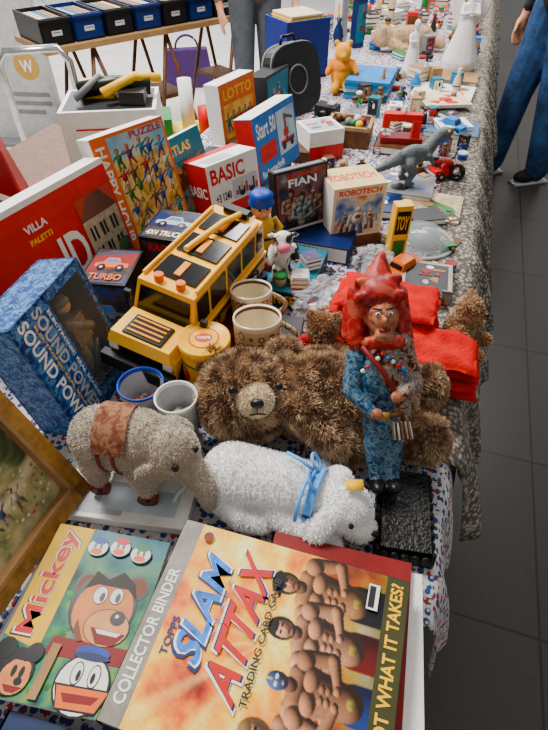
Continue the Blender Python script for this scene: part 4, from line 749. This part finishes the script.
organic('honey_bear_toy',HB,.005,{'o':mat('honey_plush',(.8,.42,.03),.8),'r':mat('honey_shirt',(.7,.28,.02),.8)},yawM(.30,2.52,.755,0)@Matrix.Scale(1.1,4))
b=B()
for c,s in (((.115,.1,.005),(.23,.2,.01)),((.115,.004,.12),(.23,.008,.24)),((.115,.196,.12),(.23,.008,.24)),((.004,.1,.12),(.008,.2,.24)),((.226,.1,.12),(.008,.2,.24))): b.box(c,s,mat('royal_blue',(.01,.03,.2),.45))
for k,mm in enumerate([YEL,WHITE,YEL,CREAM]): b.box((.115,.1,.215+.012*k),(.2-.01*k,.17,.011),mm)
b.obj('blue_crate',frame((.06,2.62,.752),(.22,.13,0)),.003)
b=B(); V=[]; n=28
for y in(0,.07):
    for i in range(n): a=2*math.pi*i/n; c,s=math.cos(a),math.sin(a); V.append((.13+.13*abs(c)**.6*math.copysign(1,c),y,.125+.125*abs(s)**.6*math.copysign(1,s)))
b.add(V,[tuple(range(n))[::-1],tuple(range(n,2*n))]+[(i,(i+1)%n,n+(i+1)%n,n+i) for i in range(n)],mat('case_leatherette',(.02,.02,.022),.45,bump=.3))
for y in(.01,.06): b.tube([Vector((v[0],y,v[2]))for v in V[:n]]+[Vector((V[0][0],y,V[0][2]))],.004,GREY)
b.tube([(.09,.035,.25),(.10,.035,.275),(.16,.035,.275),(.17,.035,.25)],.006,BLACK); b.torus((.13,-.002,.125),.05,.003,GREY,axis=(0,1,0))
b.obj('instrument_case',frame((.02,2.12,.756),(.18,.17,0),(-.06,.02,.25)))
b=B(); b.box((0,0,.035),(.09,.06,.07),DARK); b.cyl((0,-.03,.035),(0,-.06,.035),.024,BLACK); b.box((.02,0,.075),(.03,.04,.012),LGREY); b.obj('old_photo_camera',yawM(.21,2.12,.752,-30),.005)
ALB=mat('alabaster',(.85,.84,.82),.35,var=.03)
AN=[cap((0,0,.02),(0,0,.18),.055,.03,'w'),el((0,0,.2),(.03,.022,.045),'w'),cap((0,0,.23),(0,0,.26),.012,.012,'w'),el((0,-.004,.28),(.02,.022,.025),'w'),cap((-.03,0,.22),(-.04,-.03,.19),.012,.009,'w'),cap((-.04,-.03,.19),(0,-.045,.2),.009,.007,'w'),cap((.03,0,.22),(.04,-.03,.19),.012,.009,'w'),cap((.04,-.03,.19),(0,-.045,.2),.009,.007,'w'),el((-.05,.025,.2),(.035,.008,.07),'w',(0,-.4,0)),el((.05,.025,.2),(.035,.008,.07),'w',(0,.4,0))]
organic('angel_statue',[cap((0,0,.0),(0,0,.16),.085,.035,'w')]+AN,.005,{'w':ALB},yawM(.91,2.82,.80,-10)@Matrix.Scale(1.0,4)); carton('statue_box',TF(-.03,2.92,.753),(.12,.12,.01),GREY)
organic('porcelain_figurine',AN[:6],.005,{'w':ALB},yawM(.66,2.75,.753,10)@Matrix.Scale(.75,4))
PL=[cap((-.1,0,.07),(.1,0,.07),.065,.06,'p'),el((-.2,0,.08),(.07,.06,.06),'p'),cap((-.15,-.05,.05),(-.1,-.13,.03),.03,.026,'p'),cap((.1,-.04,.05),(.2,-.09,.035),.035,.03,'p'),cap((.1,.04,.05),(.22,.06,.035),.035,.03,'p'),el((-.22,.05,.13),(.022,.012,.022),'p'),el((-.22,-.05,.13),(.022,.012,.022),'p'),el((-.26,0,.075),(.025,.025,.02),'p')]
organic('beige_plush_toy',PL,.009,{'p':mat('beige_plush',(.62,.46,.32),.95)},yawM(.74,3.22,.757,15)@Matrix.Scale(.8,4),fur=dict(n=9000,len=.008,cols={'p':((.55,.4,.27),(.62,.47,.32),(.75,.6,.42))},w=.0015))
# clutter piles filling the stall
def clutter(name,a0,a1,l0,l1,n,seed,tall=.12,cell=.12,z0=.7525):
    r=random.Random(seed); b=B(); pal=[WHITE,CREAM,RED,BLUE,TEAL,BRN,DARK,GREY,YEL,DRED,TAN,GRN,SKY,CREAM,DARK,BRN,NAVY,DARK,TAN,LGREY,BRN]
    na=max(1,int(round((a1-a0)/cell))); nl=max(1,int(round((l1-l0)/cell))); q0=cell/.12
    for i in range(na):
        for j in range(nl):
            if r.random()>n: continue
            a=a0+(i+.5)*(a1-a0)/na+r.uniform(-.012,.012)*q0; l=l0+(j+.5)*(l1-l0)/nl+r.uniform(-.012,.012)*q0; M=TM.inverted()@TF(a,l,z0,r.uniform(-45,45))@Matrix.Scale(q0,4); k=r.random(); c=r.choice(pal); c2=r.choice(pal)
            if k<.30:
                z=0
                for q in range(r.randint(1,4)):
                    h=r.uniform(.012,.03); w,d=r.uniform(.08,.115),r.uniform(.09,.12); b.box((0,0,z+h/2),(w-.004,d-.004,h-.006),WHITE,M); cc=r.choice(pal); b.box((0,0,z+.0015),(w,d,.003),cc,M); b.box((0,0,z+h-.0015),(w,d,.003),cc,M); z+=h+.001
                b.deco((-w/2,-d/2,z-.001),(w,0,0),(0,d,0),art(r.randint(0,999),.08,.08,.92,.92,5,pal),M)
            elif k<.46: h=r.uniform(.06,tall); b.box((0,0,h/2),(.065,.06,h),c,M); b.deco((-.032,-.03,0),(.064,0,0),(0,0,h),[('r',.08,.1,.92,.9,c2)]+art(r.randint(0,999),.1,.1,.9,.9,5,pal),M)
            elif k<.60:
                h=r.uniform(.06,tall); q=r.uniform(.02,.04); b.lathe((0,0,0),[(q*.6,0),(q,h*.35),(q*.8,h*.6),(q*.35,h*.8),(q*.5,h),(q*.4,h),(q*.3,h*.8)],c,18,M); b.lathe((0,0,0),[(q*1.01,h*.33),(q*1.01,h*.37)],c2,18,M,closed=(0,0))
            elif k<.70:
                h=r.uniform(.03,.07); q=r.uniform(.028,.042); b.lathe((0,0,0),[(q,0),(q,h*.75)],c,20,M,closed=(1,0)); b.lathe((0,0,0),[(q,h*.75),(q*1.04,h*.76),(q*1.04,h),(q*.95,h),(.0005,h*.97)],c2,20,M,closed=(0,0))
            elif k<.83:
                b.box((0,0,.02),(.09,.04,.018),c,M); b.box((0,0,.037),(.05,.036,.016),c,M,taper=(.75,.85)); b.box((0,0,.036),(.0505,.0305,.008),DARK,M)
                for x in(-.028,.028):
                    for y in(-.02,.02): b.cyl((x,y-.004,.01),(x,y+.004,.01),.010,BLACK,M=M,n=10)
            else:
                b.ell((0,0,.03),(.025,.022,.03),c,M); b.ell((0,0,.072),.02,TAN,M); b.ell((0,0,.08),(.021,.021,.014),c2,M)
                for s_ in(-1,1): b.tube([(.02*s_,0,.05),(.034*s_,-.006,.036),(.03*s_,-.02,.03)],.007,c,6,M); b.ell((.014*s_,-.012,.01),(.011,.018,.01),DARK,M); b.ell((.007*s_,-.018,.074),.003,BLACK,M,8,6)
    return b.obj(name,TM)
clutter('toy_pile',-.30,.05,2.55,2.8,.95,3,.15,.085); clutter('trinket_pile',-.05,.1,3.02,3.4,.95,5,.16,.09)
clutter('trinket_pile',-.35,.1,3.5,5.6,.95,8,.24,.10); clutter('trinket_pile',-.85,-.4,3.2,5.6,.95,9,.28,.11); clutter('trinket_pile',-.35,-.12,2.95,3.4,.9,15,.2,.1)
clutter('trinket_pile',-.22,-.04,2.06,2.22,1,12,.14,.06); clutter('trinket_pile',-.40,-.25,2.1,2.5,.95,21,.17,.08); clutter('trinket_pile',-.38,-.20,1.55,1.72,1,22,.10,.06)
clutter('trinket_pile',-.12,-.02,1.70,1.80,1,23,.08,.05); clutter('trinket_pile',-.2,.0,1.58,1.68,1,24,.08,.05); clutter('trinket_pile',-.02,.12,1.86,2.02,1,25,.13,.06)
clutter('trinket_pile',-.24,.05,2.26,2.5,1,26,.16,.07); clutter('trinket_pile',-.1,.11,1.24,1.34,.9,27,.06,.05); clutter('trinket_pile',-.23,-.12,1.84,1.95,1,28,.08,.05)
clutter('trinket_pile',.04,.11,1.0,1.2,.9,30,.06,.045); clutter('trinket_pile',-.62,-.42,1.78,2.0,1,31,.14,.09)
clutter('figure_pile',-.355,-.215,.905,1.09,.75,33,.06,.045,.7990); clutter('trinket_pile',-.15,.02,.90,1.0,.9,35,.06,.045); clutter('trinket_pile',-.14,-.06,1.12,1.16,1,36,.06,.04)
clutter('trinket_pile',-.36,-.18,1.30,1.45,1,37,.09,.05); clutter('trinket_pile',-.06,.1,1.40,1.46,.9,38,.07,.045)
# ------------------------------------------------------------ background: trestle table, crates, sign, plant, bag, trolley
Mtr=frame((-1.28,3.22,0),(1.09,.94,0)); LT=1.62
b=B(); b.box((LT/2,.2,.735),(LT,.45,.03),mat('trestle_top',(.3,.2,.11),.5))
for x in(.3,.8,1.35):
    for y in(.02,.38):
        b.tube([(x,y,.72),(x-.18,y-(.06 if y<.1 else -.06),0)],.013,BRN,n=6); b.tube([(x,y,.72),(x+.18,y-(.06 if y<.1 else -.06),0)],.013,BRN,n=6)
    b.box((x,.2,.35),(.2,.36,.025),BRN)
b.obj('trestle_table',Mtr)
for k in range(8):
    b=B(); w,d,h=.178,.36,.13
    b.box((w/2,d/2,.005),(w,d,.01),BLACK)
    for c,s in (((w/2,.005,h/2),(w,.01,h)),((w/2,d-.005,h/2),(w,.01,h)),((.005,d/2,h/2),(.01,d,h)),((w-.005,d/2,h/2),(.01,d,h)),((w/2,-.004,h-.01),(w+.004,.016,.012))): b.box(c,s,NAVY if k%2 else BLACK)
    b.deco((.06,-.0,.045),(.06,0,0),(0,0,.025),[('r',0,0,1,1,LGREY),('r',.1,.55,.9,.7,DARK)],e0=.001)
    for q in range(6): b.box((.025+.025*q,.18,h*.45+.005),(.018,.28,h*.8),[TAN,CREAM,LGREY,TEAL,GREY,TAN][(q+k)%6])
    b.obj('storage_crate',Mtr@Matrix.Translation((.02+k*.195,.02,.752)))
b=B(); b.box((0,0,.5),(.55,.04,.96),mat('sign_grey',(.5,.5,.49),.4)); b.box((0,0,.01),(.6,.3,.02),GREY); b.deco((-.275,-.02,.02),(.55,0,0),(0,0,.96),[('c',.72,.5,.16,.09,mat('sign_gold',(.5,.33,.12),.4)),('t','W',.64,.46,.8,.54,WHITE),('r',.4,.3,.92,.33,GREY),('r',.4,.24,.92,.27,GREY),('r',.4,.18,.8,.21,GREY)]); b.obj('sign_board',yawM(-1.80,3.9,.0,-5))
b=B(); b.lathe((0,0,0),[(.13,0),(.17,.3),(.165,.31),(.15,.28),(.001,.27)],WHITE); lf=mat('leaf_green',(.04,.15,.03),.5,var=.4)
r_=random.Random(4)
for k in range(34):
    a=k*2.399; l=r_.uniform(.2,.42); h=r_.uniform(.2,.5); dx,dy=math.cos(a),math.sin(a); PP=[]
    for q in range(7): s=q/6; PP.append(Vector((dx*l*s,dy*l*s,.28+h*math.sin(s*2.2))))
    V=[]; 
    for q,p in enumerate(PP): w=.025*math.sin(math.pi*(q+.3)/6.6); V+=[p+Vector((-dy*w,dx*w,0)),p-Vector((-dy*w,dx*w,0))]
    b.add(V,[(2*q,2*q+1,2*q+3,2*q+2) for q in range(6)],lf,True)
b.obj('potted_plant',yawM(-2.12,4.75,.0,0))
b=B(); b.add([(-.22,-.1,0),(.22,-.1,0),(.22,.1,0),(-.22,.1,0),(-.18,-.05,.3),(.18,-.05,.3),(.18,.05,.3),(-.18,.05,.3)],[(3,2,1,0),(4,5,6,7),(0,1,5,4),(1,2,6,5),(2,3,7,6),(3,0,4,7)],PURP); b.torus((0,0,.3),.1,.01,PURP,axis=(0,1,0)); b.obj('shopping_bag',yawM(-.78,5.2,.0,10),.02)
b=B(); ys=mat('trolley_yellow',(.7,.5,.02),.4)
b.box((0,0,.13),(.4,.3,.03),ys)
for x in(-.16,.16):
    for y in(-.11,.11): b.cyl((x,y-.02,.055),(x,y+.02,.055),.05,BLACK); b.box((x,y,.1),(.03,.03,.05),GREY)
b.tube([(-.2,-.13,.14),(-.21,-.13,.78),(-.21,.13,.78),(-.2,.13,.14)],.014,ys); b.tube([(.2,-.13,.14),(.2,-.13,.68),(.2,.13,.68),(.2,.13,.14)],.014,ys)
b.box((0,0,.55),(.4,.27,.02),ys); b.cyl((.04,.02,.56),(.04,.04,.78),.032,WHITE); b.box((-.1,.02,.6),(.12,.18,.08),GRN); b.cyl((.12,-.05,.56),(.12,-.05,.68),.035,RED); b.obj('hand_trolley',yawM(-.45,2.55,.0,10))
b=B(); st=mat('brushed_steel',(.6,.6,.6),.25,metal=1)
b.tube([(-.16,0,.0),(-.16,0,.8),(-.12,0,.86),(.12,0,.86),(.16,0,.8),(.16,0,0)],.018,st); b.obj('steel_rail',yawM(-1.15,2.75,0,15))
# ------------------------------------------------------------ people
def person(name,M,coat,pants,shoe,hair,step=.12,h=.008,leg=1.0):
    E=[]
    for s_,st_ in((-1,step),(1,-step)):
        E+=[cap((.085*s_,0,.92),(.095*s_,-st_*.5-.015,.5),.092*leg,.066*leg,'p'),cap((.095*s_,-st_*.5-.015,.5),(.1*s_,-st_+.0,.09),.065*leg,.056*leg,'p'),el((.1*s_,-st_-.07,.045),(.047,.085,.04),'s'),el((.1*s_,-st_+.01,.05),(.042,.055,.05),'s')]
        E+=[cap((.18*s_,0,1.4),(.24*s_,.03,1.13),.06,.048,'c'),cap((.24*s_,.03,1.13),(.245*s_,-.05,.90),.045,.033,'c'),cap((.245*s_,-.055,.885),(.243*s_,-.065,.85),.026,.024,'k'),el((.243*s_,-.07,.82),(.018,.04,.045),'k')]
        for f,(dy,ln) in enumerate(((-.034,.065),(-.012,.078),(.010,.072),(.030,.055))): E+=[cap((.243*s_,-.07+dy,.79),(.24*s_,-.075+dy,.79-ln*.5),.0095,.009,'k'),cap((.24*s_,-.075+dy,.79-ln*.5),(.23*s_,-.07+dy,.79-ln),.009,.0075,'k')]
        E+=[cap((.235*s_,-.10,.83),(.215*s_,-.125,.79),.012,.009,'k'),el((.078*s_,0,1.615),(.012,.02,.03),'k')]
    E+=[el((0,0,.98),(.165,.125,.12),'c'),el((0,.005,1.12),(.165,.115,.17),'c'),el((0,.005,1.3),(.195,.125,.17),'c'),cap((-.15,0,1.41),(.15,0,1.41),.06,.06,'c'),cap((0,.0,1.42),(0,-.012,1.53),.055,.05,'k'),el((0,-.015,1.62),(.074,.092,.112),'k'),el((0,-.108,1.605),(.013,.018,.02),'k'),el((0,-.1,1.57),(.022,.01,.008),'m'),el((0,.012,1.655),(.082,.093,.095),'h')]
    x=B()
    for s_ in(-1,1): x.ell((.03*s_,-.098,1.635),(.012,.008,.007),WHITE); x.ell((.03*s_,-.105,1.635),.005,BLACK); x.box((.1*s_,(-step if s_<0 else step)-.035,.008),(.085,.235,.014),LGREY)
    return organic(name,E,h,{'c':coat,'p':pants,'s':shoe,'k':SKIN,'h':hair,'m':mat('lips',(.5,.2,.17),.5)},M,it=3,extra=x)
denim=mat('blue_denim',(.035,.08,.17),.85,var=.6,scale=9,bump=.3); jk=mat('black_jacket',(.012,.012,.014),.7); tr=mat('grey_trousers',(.12,.13,.15),.85); coat=mat('brown_coat',(.2,.14,.1),.85)
person('standing_person',yawM(1.57,3.27,.0,-75),jk,denim,jk,HAIRD,.10,leg=1.3)
person('standing_person',yawM(-.12,3.85,.0,20),coat,tr,jk,HAIRD,.05,.012)
person('standing_person',yawM(-2.9,6.9,.0,40),jk,tr,jk,HAIRD,.15,.014); person('standing_person',yawM(-1.9,7.6,0,200),mat('rose_coat',(.4,.15,.18),.8),tr,WHITE,BRN,.1,.014); person('standing_person',yawM(1.15,6.4,0,-60),mat('blue_shirt',(.1,.2,.4),.8),tr,jk,HAIRD,.1,.014)
# ------------------------------------------------------------ light
w=bpy.data.worlds.new('world'); SC.world=w; w.use_nodes=True; w.node_tree.nodes['Background'].inputs[0].default_value=(1,.975,.94,1); w.node_tree.nodes['Background'].inputs[1].default_value=.46
def area(n,loc,size,p,c=(1,1,1),rot=(0,0,0)):
    l=bpy.data.lights.new(n,'AREA'); l.shape='RECTANGLE'; l.size=size[0]; l.size_y=size[1]; l.energy=p; l.color=c; o=bpy.data.objects.new(n,l); COL.objects.link(o); o.location=loc; o.rotation_euler=rot
area('ceiling_light',(-1.2,1.9,3.4),(.9,.9),200,(1,.96,.91)); area('ceiling_light',(1.0,4.2,3.6),(1.5,1.0),190,(1,.97,.94)); area('ceiling_light',(-2.5,6.5,3.8),(3,3),500,(1,.99,.98))
